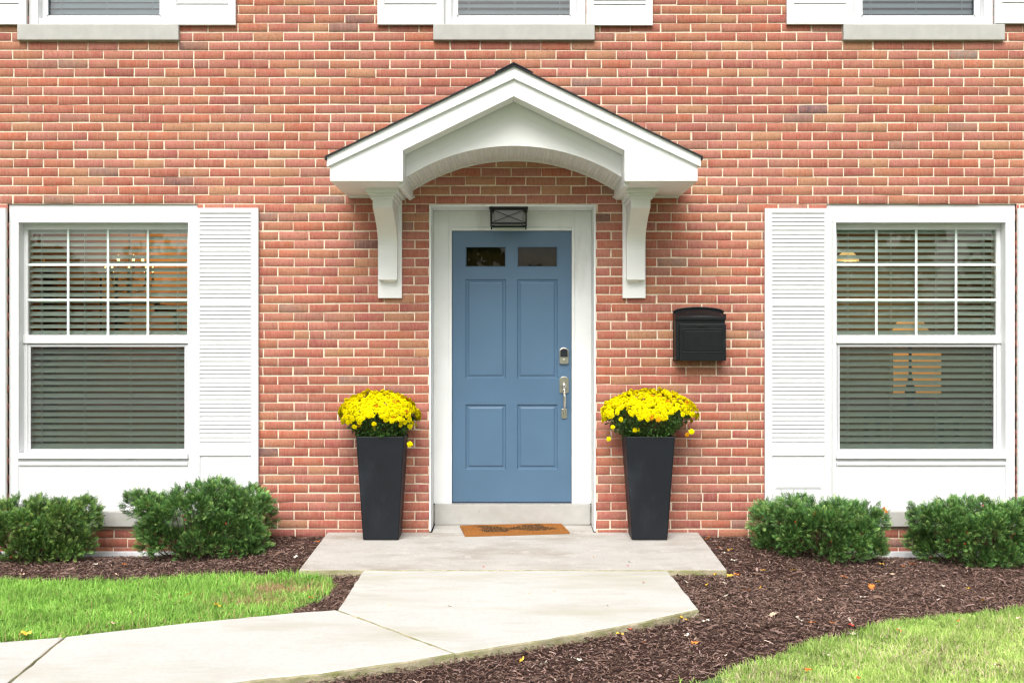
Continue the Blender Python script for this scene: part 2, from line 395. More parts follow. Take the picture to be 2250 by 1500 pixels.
# ---- shutters
def shutter(name, x0, x1, z0, z1, groups, panel, lab=None):
    """groups: [(ztop,zbottom)] louvre fields, panel: (ztop,zbottom) raised panel or None"""
    root = empty(name, ((x0+x1)/2, 0, z0), house)
    cx = (x0+x1)/2; yf = -.034; yb = -.004; st = .055
    b = MB()
    L = lambda x: x-cx
    def bx(a, c, y0, y1, d, e): b.box(L(a), L(c), y0, y1, d-z0, e-z0)
    bx(x0, x0+st, yf, yb, z0, z1); bx(x1-st, x1, yf, yb, z0, z1)
    fields = sorted(groups+([panel] if panel else []), key=lambda g: -g[0])
    top = z1
    for g in fields:
        bx(x0+st, x1-st, yf, yb, g[0], top); top = g[1]
    bx(x0+st, x1-st, yf, yb, z0, top)
    bx(x0+st, x1-st, yf+.0135, yb, z0+.01, z1-.01)
    b.build('shutter_frame', 'white', root, .003)
    lv = MB()
    for zt, zb in groups:
        n = round((zt-zb)/.0319); p = (zt-zb)/n
        for i in range(n):
            t = zt-i*p-z0; bo = t-p+.0006
            lv.extr_x([(yf+.0130, t-.0003), (yf+.0022, bo+.0026), (yf+.0022, bo+.0009), (yf+.0130, bo+.0009)], L(x0+st)+.0005, L(x1-st)-.0005)
    if lv.v: lv.build('louvres', 'white', root)
    if panel:
        pb = MB(); zt, zb = panel; a, c = L(x0+st), L(x1-st); zt -= z0; zb -= z0
        rings = [(0, yf+.0115), (.012, yf+.0115), (.035, yf+.003)]
        for k in range(len(rings)-1):
            i0, ya = rings[k]; i1, yb2 = rings[k+1]
            P0 = [(a+i0, ya, zb+i0), (c-i0, ya, zb+i0), (c-i0, ya, zt-i0), (a+i0, ya, zt-i0)]
            P1 = [(a+i1, yb2, zb+i1), (c-i1, yb2, zb+i1), (c-i1, yb2, zt-i1), (a+i1, yb2, zt-i1)]
            for t in range(4): u = (t+1) % 4; pb.quad(P0[t], P0[u], P1[u], P1[t])
        pb.quad(*P1)
        pb.build('raised_panel', 'white', root)
    if lab: root['label'] = lab
    return root
ys_ = -.034
lz0, lz1 = Z(1112, ys_), Z(457, ys_)
lg = [(Z(468, ys_), Z(663, ys_)), (Z(672.5, ys_), Z(979, ys_))]; lp = (Z(1001, ys_), Z(1080, ys_))
shutter('shutter', X(423, ys_), X(567.5, ys_), lz0, lz1, lg, lp)
shutter('shutter', X(1681, ys_), X(1827.5, ys_), Z(1114, ys_), Z(457.5, ys_), lg, lp)
shutter('shutter', X(12, ys_)-.497, X(12, ys_), lz0, lz1, lg, lp)
shutter('shutter', X(2238, ys_), X(2238, ys_)+.497, lz0, lz1, lg, lp)
for i, (a, b, bot) in enumerate([(57-146, 57, 54), (372, 517.5, 55), (829, 975, 54.5), (1289, 1434.5, 56), (1729, 1875, 53.5), (2187, 2333, 52)]):
    z0 = Z(bot, ys_); g = [(z0+1.6-.055, z0+.93), (z0+.87, z0+.128)]
    shutter('shutter', X(a, ys_), X(b, ys_), z0, z0+1.6, g, None)

# ---- blinds
def blind(root, hw, z0, z1, y, ang, pitch=.0485, cords=(-.82, -.3, .25, .82), mt='blind', wid=.05):
    b = MB(); n = int((z1-z0)/pitch); hw -= .004
    ca, sa = math.cos(R(ang)), math.sin(R(ang))
    for i in range(n+1):
        z = z1-.03-i*pitch; j = random.gauss(0, .0009); t = random.gauss(0, .03)
        xs = np.linspace(-hw, hw, 9); pr = []
        for k in range(5):
            u = (k/4-.5)*wid; bow = .0035*(1-(2*u/wid)**2)
            pr.append((y+u*ca+bow*sa, z+j+u*(sa+t)+bow*ca))
        vs = []; fs = []
        for ix, x in enumerate(xs):
            sag = -.0012*math.sin((ix/8)*math.pi*4)**2
            for (py_, pz_) in pr: vs.append((x, py_, pz_+sag))
        for ix in range(8):
            for k in range(4): a = ix*5+k; fs.append((a, a+5, a+6, a+1))
        # front lip gives the slat its thickness
        b.add(vs, fs)
        b.box(-hw, hw, pr[0][0]-.002, pr[0][0]+.0005, pr[0][1]-.0022, pr[0][1]+.0022)
    b.box(-hw, hw, y-.028, y+.028, z1-.022, z1+.02); b.box(-hw, hw, y-.026, y+.022, z0-.012, z0+.006)
    o = b.build('blind', mt, root)
    c = MB()
    for t in cords:
        for dy in (-.027,): c.tube([(t*hw, y+dy, z0), (t*hw+.001, y+dy, z1)], .0016, 5)
        c.tube([(t*hw+.012, y-.024, z0), (t*hw+.012, y-.024, z1)], .0009, 4)
    c.build('blind_cords', 'cord', root)

# ---- lower windows
def lower_window(cx, lab):
    w = empty('window', (cx, 0, 0), house); w['label'] = lab
    y0, ys, yg = .02, .115, .132
    ho, hi, hg, hl = .7155, .643, .612, .590
    zt = Z(448.5, y0); zh = Z(489, y0)
    b = MB()
    b.box(-ho, ho, y0, .16, zh, zt)                                        # head
    b.box(-ho, -hi, y0, .16, Z(1121, y0), zh); b.box(hi, ho, y0, .16, Z(1121, y0), zh)
    b.box(-hi, hi, y0+.006, .16, Z(1121, y0), Z(1007, y0))                  # apron panel
    b.box(-hi, hi, y0-.006, y0+.006, Z(1022, y0), Z(1014, y0))              # thin moulding
    b.build('casing', 'white', w, .003)
    b = MB(); b.box(-hi-.004, hi+.004, -.004, .13, Z(1007.5, 0), Z(996, 0)); b.build('sill_ledge', 'vinyl', w, .004)
    # upper sash
    z1, z0 = Z(505, yg), Z(736, yg)
    b = MB()
    b.box(-hi, hi, ys, .16, z1, zh); b.box(-hi, -hg, ys, .16, z0, z1); b.box(hg, hi, ys, .16, z0, z1)
    b.box(-hi, hi, ys-.018, .16, Z(754, ys-.018), z0)
    b.build('upper_sash', 'vinyl', w, .0025)
    b = MB()
    for k in (1, 2, 3): xx = -hg+2*hg*k/4; b.box(xx-.009, xx+.009, yg-.008, yg+.002, z0, z1)
    for k in (1, 2): zz = z0+(z1-z0)*k/3; b.box(-hg, hg, yg-.0095, yg+.0005, zz-.009, zz+.009)
    b.build('glazing_bars', mat('mint_white_bars', (.74, .84, .80), .35), w, .002)
    b = MB(); b.quad((-hg, yg+.004, z0), (hg, yg+.004, z0), (hg, yg+.004, z1), (-hg, yg+.004, z1)); b.build('pane', 'glass', w)
    # lower sash with its screen
    zl1, zl0 = Z(755, ys-.005), Z(994.5, ys-.005)
    b = MB(); t = .022
    yl = ys-.004
    b.box(-hi, -hl-t, yl, .16, zl0-.02, zl1); b.box(hl+t, hi, yl, .16, zl0-.02, zl1); b.box(-hl-t, hl+t, yl, .16, zl0-.02, zl0)
    b.build('lower_sash', 'vinyl', w, .0025)
    b = MB(); ya = yl+.004; x_ = hl+t-.002
    b.box(-x_, -hl, ya, ya+.012, zl0+.002, zl1-.002); b.box(hl, x_, ya, ya+.012, zl0+.002, zl1-.002)
    b.box(-hl, hl, ya, ya+.012, zl0+.002, zl0+.028); b.box(-hl, hl, ya, ya+.012, zl1-.024, zl1-.002)
    b.build('screen_frame', 'sash', w, .002)
    b = MB(); b.quad((-hl, ya+.006, zl0+.028), (hl, ya+.006, zl0+.028), (hl, ya+.006, zl1-.024), (-hl, ya+.006, zl1-.024)); b.build('insect_screen', 'screen', w)
    b = MB(); b.quad((-hl, ya+.022, zl0+.02), (hl, ya+.022, zl0+.02), (hl, ya+.022, zl1-.02), (-hl, ya+.022, zl1-.02)); b.build('pane', 'glass', w)
    blind(w, hi, Z(982, .24), z1+.02, .182, 37)
    b = MB(); zs = Z(1122, -.03)
    b.box(-.77, .77, -.035, .1, Z(1157, -.035), Z(1123, -.035)); b.build('stone_sill', 'stone', w, .006)
    # closed sides of the opening behind the frame
    b = MB(); b.box(-.73, -hi-.001, .16, .3, Z(1157), zt+.02); b.box(hi+.001, .73, .16, .3, Z(1157), zt+.02); b.box(-.73, .73, .16, .3, zh, zt+.03); b.box(-.73, .73, .16, .3, Z(1157), Z(996))
    b.build('inner_reveal', 'white', w)
    return w
lower_window(LW, 'ground floor window over the left yews, warm chandelier room behind')
lower_window(RW, 'ground floor window over the right yews, small warm lamps behind')

def upper_window(cx, lab, ang):
    w = empty('window', (cx, 0, 0), house); w['label'] = lab
    y0, ys, yg = .02, .10, .125; ho, hi, hg = .5445, .475, .437
    zb = Z(53, -.02); top = 5.35; zg = Z(36.5, yg)
    b = MB()
    b.box(-ho, -hi, y0, .16, zb, top); b.box(hi, ho, y0, .16, zb, top); b.box(-hi, hi, y0, .16, top-.1, top); b.box(-hi, hi, y0+.012, .16, zb, zb+.055)
    b.build('casing', 'white', w, .003)
    b = MB()
    zm = zg+.62
    b.box(-hi, -hg, ys, .16, zb+.055, top-.1); b.box(hg, hi, ys, .16, zb+.055, top-.1); b.box(-hg, hg, ys, .16, zb+.055, zg); b.box(-hg, hg, ys, .16, zm, zm+.06)
    b.build('sash', 'vinyl', w, .0025)
    b = MB(); b.box(-hg-.001, -hg+.01, ys-.003, ys+.01, zg-.008, zm); b.box(hg-.01, hg+.001, ys-.003, ys+.01, zg-.008, zm); b.box(-hg, hg, ys-.003, ys+.01, zg-.009, zg)
    b.build('screen_frame', 'sash', w)
    b = MB(); b.quad((-hg, yg, zg), (hg, yg, zg), (hg, yg, zm), (-hg, yg, zm)); b.build('pane', 'glassup', w)
    b = MB(); b.quad((-hg, yg, zm+.06), (hg, yg, zm+.06), (hg, yg, top-.1), (-hg, yg, top-.1)); b.build('pane', 'glassup', w)
    blind(w, hi, zg+.01, top-.12, .19, ang, cords=(-.75, 0, .75))
    b = MB(); b.box(-.61, .61, -.038, .1, Z(88, -.038), Z(53, -.038)); b.build('stone_sill', 'stone', w, .006)
    return w
upper_window(UW[0], 'upstairs window at the left with pale closed blinds', 62)
upper_window(UW[1], 'upstairs window above the porch canopy', 45)
upper_window(UW[2], 'upstairs window at the right reflecting a tree', 50)

# ---- doorway
YR, YD = .30, .318
def doorway():
    xl, xr = X(943), X(1309); zt = Z(449.5)
    fr = empty('door_frame', (0, 0, 0), house)
    b = MB()
    e = .014
    b.box(xl, xl+e, -.006, YR, 0.004, zt); b.build('reveal_board', 'trimgrey', fr, .002)
    b = MB(); b.box(xr-e, xr, -.006, YR, 0.004, zt); b.build('reveal_board', 'trimgrey', fr, .002)
    b = MB(); b.box(xl+e, xr-e, -.002, YR, zt-e, zt); b.build('ceiling_board', 'trimgrey', fr, .002)
    x0, x1 = X(994, YD), X(1255, YD); zd1, zd0 = Z(508, YD), Z(1102, YD); zs = Z(1107, .27)
    b = MB()
    b.box(xl+e, x0-.028, YR, YR+.05, zs, zt-e); b.box(x1+.028, xr-e, YR, YR+.05, zs, zt-e); b.box(x0-.028, x1+.028, YR, YR+.05, zd1+.028, zt-e)
    b.build('flat_casing', 'trimgrey', fr, .003)
    b = MB()   # stop moulding
    b.box(x0-.028, x0-.003, YR-.008, YR+.05, zs, zd1+.028); b.box(x1+.003, x1+.028, YR-.008, YR+.05, zs, zd1+.028); b.box(x0-.003, x1+.003, YR-.008, YR+.05, zd1+.003, zd1+.028)
    b.build('door_stop', 'trimgrey', fr, .004)
    b = MB(); b.box(X(955, .26), X(1297, .26), .262, .5, .014, zs); b.build('stone_threshold', 'stone', fr, .005)
    mm = mat('weathered_block', (.30, .29, .26), .9, var=.4, vscale=30, bump=.8, bscale=80)
    b = MB(); b.box(xl+e, X(955, .26)-.001, .255, .3, .02, zs-.01); b.build('corner_block', mm, fr, .003)
    b = MB(); b.box(X(1297, .26)+.001, xr-e, .255, .3, .02, zs-.01); b.build('corner_block', mm, fr, .003)
    b = MB(); b.box(x0-.003, x1+.003, YD-.035, YD+.03, zs, zd0-.004); b.build('metal_threshold', mat('dull_aluminium', (.16, .165, .17), .4, metal=.7), fr, .002)
    # door leaf
    d = empty('front_door', (0, 0, 0), house); d['label'] = 'slate blue panelled front door with two small panes'
    cols = [(1022.5, 1112), (1136, 1225.5)]; rows = [(541, 587), (613, 832), (888, 1031)]
    px = lambda p: X(p, YD); pz = lambda p: Z(p, YD)
    yb = YD+.044
    b = MB()
    b.box(x0, px(cols[0][0]), YD, yb, zd0, zd1); b.box(px(cols[0][1]), px(cols[1][0]), YD, yb, zd0, zd1); b.box(px(cols[1][1]), x1, YD, yb, zd0, zd1)
    zr = [zd1]+[v for r in rows for v in (pz(r[0]), pz(r[1]))]+[zd0]
    for c in cols:
        for k in range(0, 8, 2): b.box(px(c[0])+.0, px(c[1]), YD, yb, zr[k+1], zr[k])
    b.build('door_leaf', 'blue', d)
    for c in cols:
        for r in rows[1:]:
            b = MB()
            a, e2, zb, zt2 = px(c[0]), px(c[1]), pz(r[1]), pz(r[0])
            rings = [(0, YD), (.004, YD+.004), (.008, YD+.012), (.020, YD+.013), (.030, YD+.006), (.033, YD+.005)]
            for k in range(len(rings)-1):
                i0, ya = rings[k]; i1, y2 = rings[k+1]
                P0 = [(a+i0, ya, zb+i0), (e2-i0, ya, zb+i0), (e2-i0, ya, zt2-i0), (a+i0, ya, zt2-i0)]
                P1 = [(a+i1, y2, zb+i1), (e2-i1, y2, zb+i1), (e2-i1, y2, zt2-i1), (a+i1, y2, zt2-i1)]
                for t in range(4): u = (t+1) % 4; b.quad(P0[t], P0[u], P1[u], P1[t])
            b.quad(*P1)
            b.build('door_panel', 'blue', d)
    for c in cols:
        a, e2, zb, zt2 = px(c[0]), px(c[1]), pz(587), pz(541)
        b = MB(); b.quad((a, YD+.022, zb), (e2, YD+.022, zb), (e2, YD+.022, zt2), (a, YD+.022, zt2)); b.build('door_pane', 'glassdoor', d)
        b = MB(); t = .008
        for k in range(1):
            b.box(a, e2, YD+.004, YD+.02, zt2-t, zt2); b.box(a, e2, YD+.004, YD+.02, zb, zb+t); b.box(a, a+t, YD+.004, YD+.02, zb+t, zt2-t); b.box(e2-t, e2, YD+.004, YD+.02, zb+t, zt2-t)
        b.build('pane_moulding', 'blue', d, .002)
    # deadbolt with keypad
    cx = px(1239); b = MB()
    def plate(cx, zlo, zhi, hw, y0, y1, arch=.018, bot=.006, n=10):
        pts = [(cx-hw, zlo+bot), (cx-hw*.6, zlo), (cx+hw*.6, zlo), (cx+hw, zlo+bot), (cx+hw, zhi-arch)]
        for k in range(1, n): t = k/n; a = math.pi*t; pts.append((cx+hw*.8*math.cos(a), zhi-arch+.003+(arch-.003)*math.sin(a)))
        pts.append((cx-hw, zhi-arch)); return pts, y0, y1
    b.extr_y(*plate(cx, pz(799), pz(763.5), .036, YD-.022, YD))
    o = b.build('deadbolt', 'nickel', d, .003)
    b = MB(); b.extr_y(*plate(cx, pz(784), pz(766), .029, YD-.026, YD-.02, .014, .001)); b.build('keypad', 'keypad', o, .001)
    b = MB(); b.tube([(cx, YD-.022, pz(792)), (cx, YD-.032, pz(792))], .012, 16); b.build('keyway', 'nickel', o, .001)
    b = MB(); b.extr_y(*plate(cx+.001, pz(863), pz(827), .036, YD-.012, YD)); b.extr_y(*plate(cx+.002, pz(919), pz(897), .0225, YD-.010, YD, .008, .008))
    b.lathe((cx+.002, YD-.03, pz(848)), [(0.001, .024), (.012, .02), (.019, .008), (.02, -.006), (.014, -.02), (.009, -.028)], 16)
    zs_ = [856, 862, 870, 880, 892, 902, 910]; yy = [-.035, -.052, -.062, -.062, -.05, -.032, -.008]; rr = [.011, .010, .0115, .0125, .010, .0085, .008]
    b.tube([(cx+.002, YD+y, pz(z)) for y, z in zip(yy, zs_)], rr, 10)
    b.tube([(cx+.002, YD-.004, pz(840)), (cx+.002, YD-.034, pz(846)), (cx+.002, YD-.04, pz(857))], [.014, .013, .010], 10)
    o = b.build('door_handle', 'nickel', d, .0015)
    b = MB(); b.tube([(cx+.002, YD-.048, pz(847)), (cx+.002, YD-.052, pz(847))], .004, 10); b.build('keyhole', 'blackmetal', o)
    # dark hall behind the door panes
    b = MB(); b.box(-.62, .62, .42, 2.2, .0, 2.7)
    b.build('hallway', mat('dark_hall', (.40, .34, .20), .9, var=.5, vscale=3), fr)
doorway()

# ---- canopy
M['canopywhite'] = mat('canopy_white_paint', (.84, .85, .85), .45, var=.02, vscale=5)
M['soffit'].node_tree.nodes['RGB'].outputs[0].default_value = (.82, .82, .81, 1)
def canopy():
    cn = empty('canopy', (0, 0, 0), house); cn['label'] = 'white gabled porch canopy with arched beadboard underside'
    yF, yG = -.88, -.68
    xo = -X(718, -.90); cx = X(1129, -.9)
    a0 = X(718, -.9); zA = Z(146, -.9); zE = Z(345.5, -.9); zA2 = Z(173, -.9); zE2 = Z(367, -.9)
    hw = cx-a0
    sl = (zA-zE)/hw
    L = lambda h, z: (cx-h, z)
    # rake trim strips
    b = MB()
    for s in (-1, 1): b = MB(); b.extr_y([(cx+s*hw, zE2), (cx+s*hw, zE), (cx, zA), (cx, zA2)], -.905, -.876); b.build('rake_trim', 'canopywhite', cn, .003)
    hb = cx-X(725, yF); hi = cx-X(885.5, yF); zb = Z(398, yF)
    zin = Z(330.5, yF); zap = Z(212, yF)
    roof = lambda h: zA-.012-sl*h
    b = MB()
    for s in (-1, 1):
        b.extr_y([(cx+s*hb, zb), (cx+s*hi, zb), (cx+s*hi, zin), (cx, zap), (cx, roof(0)), (cx+s*hb, roof(hb))], yF, yG)
    b.build('fascia_board', 'canopywhite', cn, .003)
    for s in (-1, 1):   # eave boxes running back to the wall
        b = MB()
        b.extr_y([(cx+s*hb, zb), (cx+s*hi, zb), (cx+s*hi, roof(hi)), (cx+s*hb, roof(hb))], yG, -.001)
        b.box(cx+s*(hb-.012), cx+s*(hi-.012), -.03, -.002, zb-.014, zb)     # bead where soffit meets brick
        b.build('eave_soffit', 'soffit', cn, .002)
    # gable face with arched opening
    ax, az = hi-.0006, Z(389, yG); zc = Z(320, yG)
    h = zc-az; Rr = (ax*ax+h*h)/(2*h); cz = zc-Rr
    th = math.asin(ax/Rr); N = 44
    arc = [(cx+Rr*math.sin(-th+2*th*k/N), cz+Rr*math.cos(-th+2*th*k/N)) for k in range(N+1)]
    b = MB(); yg0, yg1 = yG+.012, yG+.04
    ztop = lambda x: roof(abs(x-cx))-.005
    vs = []
    pts = [(cx-hi+.001, az)]+arc+[(cx+hi-.001, az)]
    for p in pts: vs.append((p[0], yg0, p[1]))
    for p in pts: vs.append((p[0], yg0, ztop(p[0])))
    n = len(pts); b.add(vs, [(i, i+1, n+i+1, n+i) for i in range(n-1)])
    b.add([(p[0], yg1, p[1]) for p in pts]+[(p[0], yg1, ztop(p[0])) for p in pts], [(n+i, n+i+1, i+1, i) for i in range(n-1)])
    for i in range(n-1): b.quad((pts[i+1][0], yg0, pts[i+1][1]), (pts[i][0], yg0, pts[i][1]), (pts[i][0], yg1, pts[i][1]), (pts[i+1][0], yg1, pts[i+1][1]))
    b.build('arch_face', 'canopywhite', cn)
    b = MB()   # upper board lying 3 mm proud, its lower edge is the seam
    s0 = Z(362, yG); s1 = Z(246, yG)
    for s in (-1, 1): b.extr_y([(cx+s*(hi-.001), s0), (cx, s1), (cx, zap+.02), (cx+s*(hi-.001), zin+.02)], yG+.0085, yG+.0115)
    b.build('gable_board', 'canopywhite', cn, .001)
    # beadboard barrel soffit
    b = MB(); nb = 30
    for k in range(nb):
        t0 = -th+2*th*k/nb; t1 = -th+2*th*(k+1)/nb; g = .006/Rr
        q = [(t0, Rr+.006), (t0+g, Rr), (t0+2.6*g, Rr), (t0+3.2*g, Rr+.007), (t0+3.8*g, Rr), (t1-g, Rr), (t1, Rr+.006)]
        P = [(cx+r*math.sin(t), cz+r*math.cos(t)) for t, r in q]
        for i in range(len(P)-1): b.quad((P[i][0], yg1, P[i][1]), (P[i+1][0], yg1, P[i+1][1]), (P[i+1][0], -.002, P[i+1][1]), (P[i][0], -.002, P[i][1]))
    # bead of trim where the barrel meets the brick
    for k in range(N):
        p, q = arc[k], arc[k+1]
        b.add([(p[0], -.012, p[1]-.008), (q[0], -.012, q[1]-.008), (q[0], -.012, q[1]+.004), (p[0], -.012, p[1]+.004), (p[0], -.001, p[1]-.010), (q[0], -.001, q[1]-.010)], [(0, 1, 2, 3), (4, 5, 1, 0)])
    b.build('arched_soffit', 'soffit', cn)
    # crown moulding inside the box sides
    for s in (-1, 1):
        b = MB()
        b.extr_y([(cx+s*(hi+.0), zb-.001), (cx+s*(hi+.004), zb-.02), (cx+s*(hi+.022), zb-.03), (cx+s*(hi+.035), zb-.03), (cx+s*(hi+.04), zb-.001)], -.80, -.003)
        b.build('inner_moulding', 'canopywhite', cn, .002)
    # shingles: five courses a side
    b = MB()
    for s in (-1, 1):
        nst = 6; e = hw+.010; T = .006
        top = []; 
        for k in range(nst):
            h0 = e*(1-k/nst); h1 = e*(1-(k+1)/nst)
            top += [(cx+s*h0, zA-sl*h0+.0095), (cx+s*h1, zA-sl*h1+.0095-T*.6)]
        top += [(cx, zA+.0085), (cx, zA-.001), (cx+s*e, zA-sl*e-.001)]
        b.extr_y(top, -.925, -.001)
    b.extr_y([(cx-.13, zA-.065+.022), (cx, zA+.0235), (cx+.13, zA-.065+.022), (cx+.13, zA-.065+.014), (cx, zA+.014), (cx-.13, zA-.065+.014)], -.928, -.001)
    # drip end
    for s in (-1, 1): b.box(cx+s*(hw+.001), cx+s*(hw+.012), -.925, -.001, zE-.018, zE-.004)
    b.build('shingles', 'shingle', cn)
    # brackets
    for s in (-1, 1):
        b = MB()
        if s < 0: p0, p1, a_, a1 = X(830.5, -.03), X(883, -.03), -1.0105, -.867
        else: p0, p1, a_, a1 = X(1368, -.03), X(1418.5, -.03), X(1377, -.1), X(1417.5, -.1)
        zpb = Z(655, -.03); za0 = Z(615, -.09)
        ztp = zb-.001
        b.box(p0, p1, -.034, -.002, zpb, ztp)
        # arm: profile in (y,z)
        pr = [(-.034, za0), (-.10, za0)]
        zc0, zc1 = Z(548, -.1), Z(457, -.44)
        for k in range(0, 13):
            t = k/12; pr.append((-.10-.355*(t**2.0), zc0+(zc1-zc0)*(t**.92)))
        pr += [(-.455, zc1), (-.455, zc1+.09), (-.034, zc1+.09)]
        # clean duplicate points
        q = []
        for p in pr:
            if not q or (abs(p[0]-q[-1][0])+abs(p[1]-q[-1][1])) > 1e-5: q.append(p)
        b.extr_x(q, a_, a1)
        # rounded drop under the foot
        mx = (a_+a1)/2+(.01 if s < 0 else -.01); hwd = (a1-a_)/2-.018
        b.add([(mx-hwd, -.034, za0), (mx+hwd, -.034, za0), (mx+hwd, -.085, za0), (mx-hwd, -.085, za0), (mx-hwd*.6, -.034, za0-.022), (mx+hwd*.6, -.034, za0-.022)],
              [(3, 2, 5, 4), (0, 3, 4), (2, 1, 5)])
        # crown steps
        for (dx, zlo, zhi) in ((.014, Z(434, -.455)-.012, Z(434, -.455)+.012), (.03, Z(434, -.455)+.012, Z(434, -.455)+.034), (.05, Z(434, -.455)+.034, ztp)):
            b.box(a_-dx, a1+dx, -.455-dx, -.002, zlo, zhi)
        b.build('bracket', 'canopywhite', cn, .003)
canopy()

# ---- rooms behind the windows
def room(cx, col, x0, x1, z0, z1, depth=3.2):
    b = MB(); y0, y1 = .3, depth
    b.quad((x0, y1, z0), (x1, y1, z0), (x1, y1, z1), (x0, y1, z1)); b.quad((x0, y0, z0), (x0, y1, z0), (x0, y1, z1), (x0, y0, z1))
    b.quad((x1, y0, z0), (x1, y1, z0), (x1, y1, z1), (x1, y0, z1)); b.quad((x0, y0, z0), (x1, y0, z0), (x1, y1, z0), (x0, y1, z0)); b.quad((x0, y0, z1), (x1, y0, z1), (x1, y1, z1), (x0, y1, z1))
    # inner face of the front wall, round the opening
    for o in OP:
        if abs((o[0]+o[1])/2-cx) < .1 and o[2] < z1 and o[3] > z0:
            a, b2, c, d = o[0]-.01, o[1]+.01, max(o[2], z0), min(o[3], z1)
            for q in ((x0, a, z0, z1), (b2, x1, z0, z1), (a, b2, z0, c), (a, b2, d, z1)):
                b.quad((q[0], y0-.001, q[2]), (q[1], y0-.001, q[2]), (q[1], y0-.001, q[3]), (q[0], y0-.001, q[3]))
    return b.build('interior_room', mat('room_plaster', col, .9, var=.08, vscale=1.5), house)
room(LW, (.42, .21, .09), LW-2.0, LW+1.7, -.1, 2.75)
room(RW, (.20, .165, .115), RW-1.7, RW+2.0, -.1, 2.75)
for c in UW: room(c, (.22, .23, .24), c-1.4, c+1.4, 3.0, 5.5, 2.0)
def bulb_light(loc, w, col=(1, .62, .28), r=.06):
    l = bpy.data.lights.new('bulb_light', 'POINT'); o = bpy.data.objects.new('bulb_light', l); C.objects.link(o); o.location = loc; l.energy = w; l.color = col; l.shadow_soft_size = r

def chandelier():
    y = 2.1; cx, cz = X(284, y), Z(622, y)
    r = tag(empty('chandelier', (cx, y, cz)), 'brass candle chandelier glowing behind the left window blinds', 'chandelier')
    brass = mat('brass', (.35, .2, .07), .3, metal=1)
    b = MB(); b.lathe((0, 0, 0), [(.004, .3), (.012, .12), (.03, .06), (.015, .0), (.04, -.05), (.012, -.1), (.002, -.13)], 14); b.tube([(0, 0, .1), (0, 0, 2.74-cz)], .006, 6)
    b.build('stem', brass, r, smooth=True)
    for ring, n, zz in ((.21, 8, .03), (.12, 5, .13)):
        for k in range(n):
            a = 2*math.pi*k/n+.3; c, s = math.cos(a), math.sin(a)
            b = MB(); b.tube([(0, 0, zz-.06), (c*ring*.5, s*ring*.5, zz-.11), (c*ring*.95, s*ring*.95, zz-.05), (c*ring, s*ring, zz)], .006, 6); b.tube([(c*ring, s*ring, zz), (c*ring, s*ring, zz+.07)], .011, 8)
            o = b.build('arm', brass, r)
            b = MB(); b.lathe((c*ring, s*ring, zz+.07), [(.002, 0), (.013, .012), (.012, .03), (.002, .06)], 10); b.build('candle_bulb', M['bulb'], o)
    bulb_light((cx, y+.6, cz+.25), 13)
M['bulb'] = emit('lit_bulb', (1, .58, .22), 3.5)
chandelier()
def lamps_right():
    y = 2.2
    cx, cz = X(2000, y), Z(732, y)
    r = tag(empty('table_lamp', (cx, y, .9)), 'lamp with a wide glowing shade behind the right window', 'lamp')
    shade = emit('lit_lamp_shade', (1, .55, .2), .36)
    b = MB(); b.lathe((0, 0, cz-.9), [(.18, 0), (.10, .14)], 24); b.build('lamp_shade', shade, r)
    b = MB(); b.lathe((0, 0, -.13), [(.1, 0), (.1, .02), (.03, .05), (.05, .2), (.015, .35), (.012, .7)], 16); b.build('lamp_base', 'blackmetal', r)
    t = tag(empty('side_table', (cx, y, 0)), 'dark side table under the lit lamp inside the right window', 'table')
    b = MB(); b.box(-.4, .4, -.25, .25, .73, .77); b.build('tabletop', 'blackmetal', t, .004)
    for sx in (-.36, .36):
        for sy in (-.2, .2):
            b = MB(); b.box(sx-.02, sx+.02, sy-.02, sy+.02, -.1, .73); b.build('leg', 'blackmetal', t)
    cx2, cz2 = X(1862, y), Z(575, y)
    r = tag(empty('pendant_lamp', (cx2, y, cz2)), 'small glowing pendant lamp seen at the top left of the right window', 'lamp')
    b = MB(); b.lathe((0, 0, 0), [(.11, 0), (.09, .05), (.03, .11)], 18); b.build('lamp_shade', emit('lit_pendant_shade', (1, .6, .22), .8), r)
    b = MB(); b.tube([(0, 0, .11), (0, 0, 2.74-cz2)], .005, 6); b.build('cord', 'blackmetal', r)
    bulb_light((cx, y+.3, cz+.28), 10); bulb_light((cx2, y, cz2-.04), 4, r=.03)
    # lit doorway opening in the back wall
    b = MB(); y = 3.15; b.box(X(1965, y), X(2068, y), y, y+.04, Z(872, y), Z(775, y)); o = b.build('lit_doorway', emit('glow_of_next_room', (1, .48, .13), .34), house)
lamps_right()
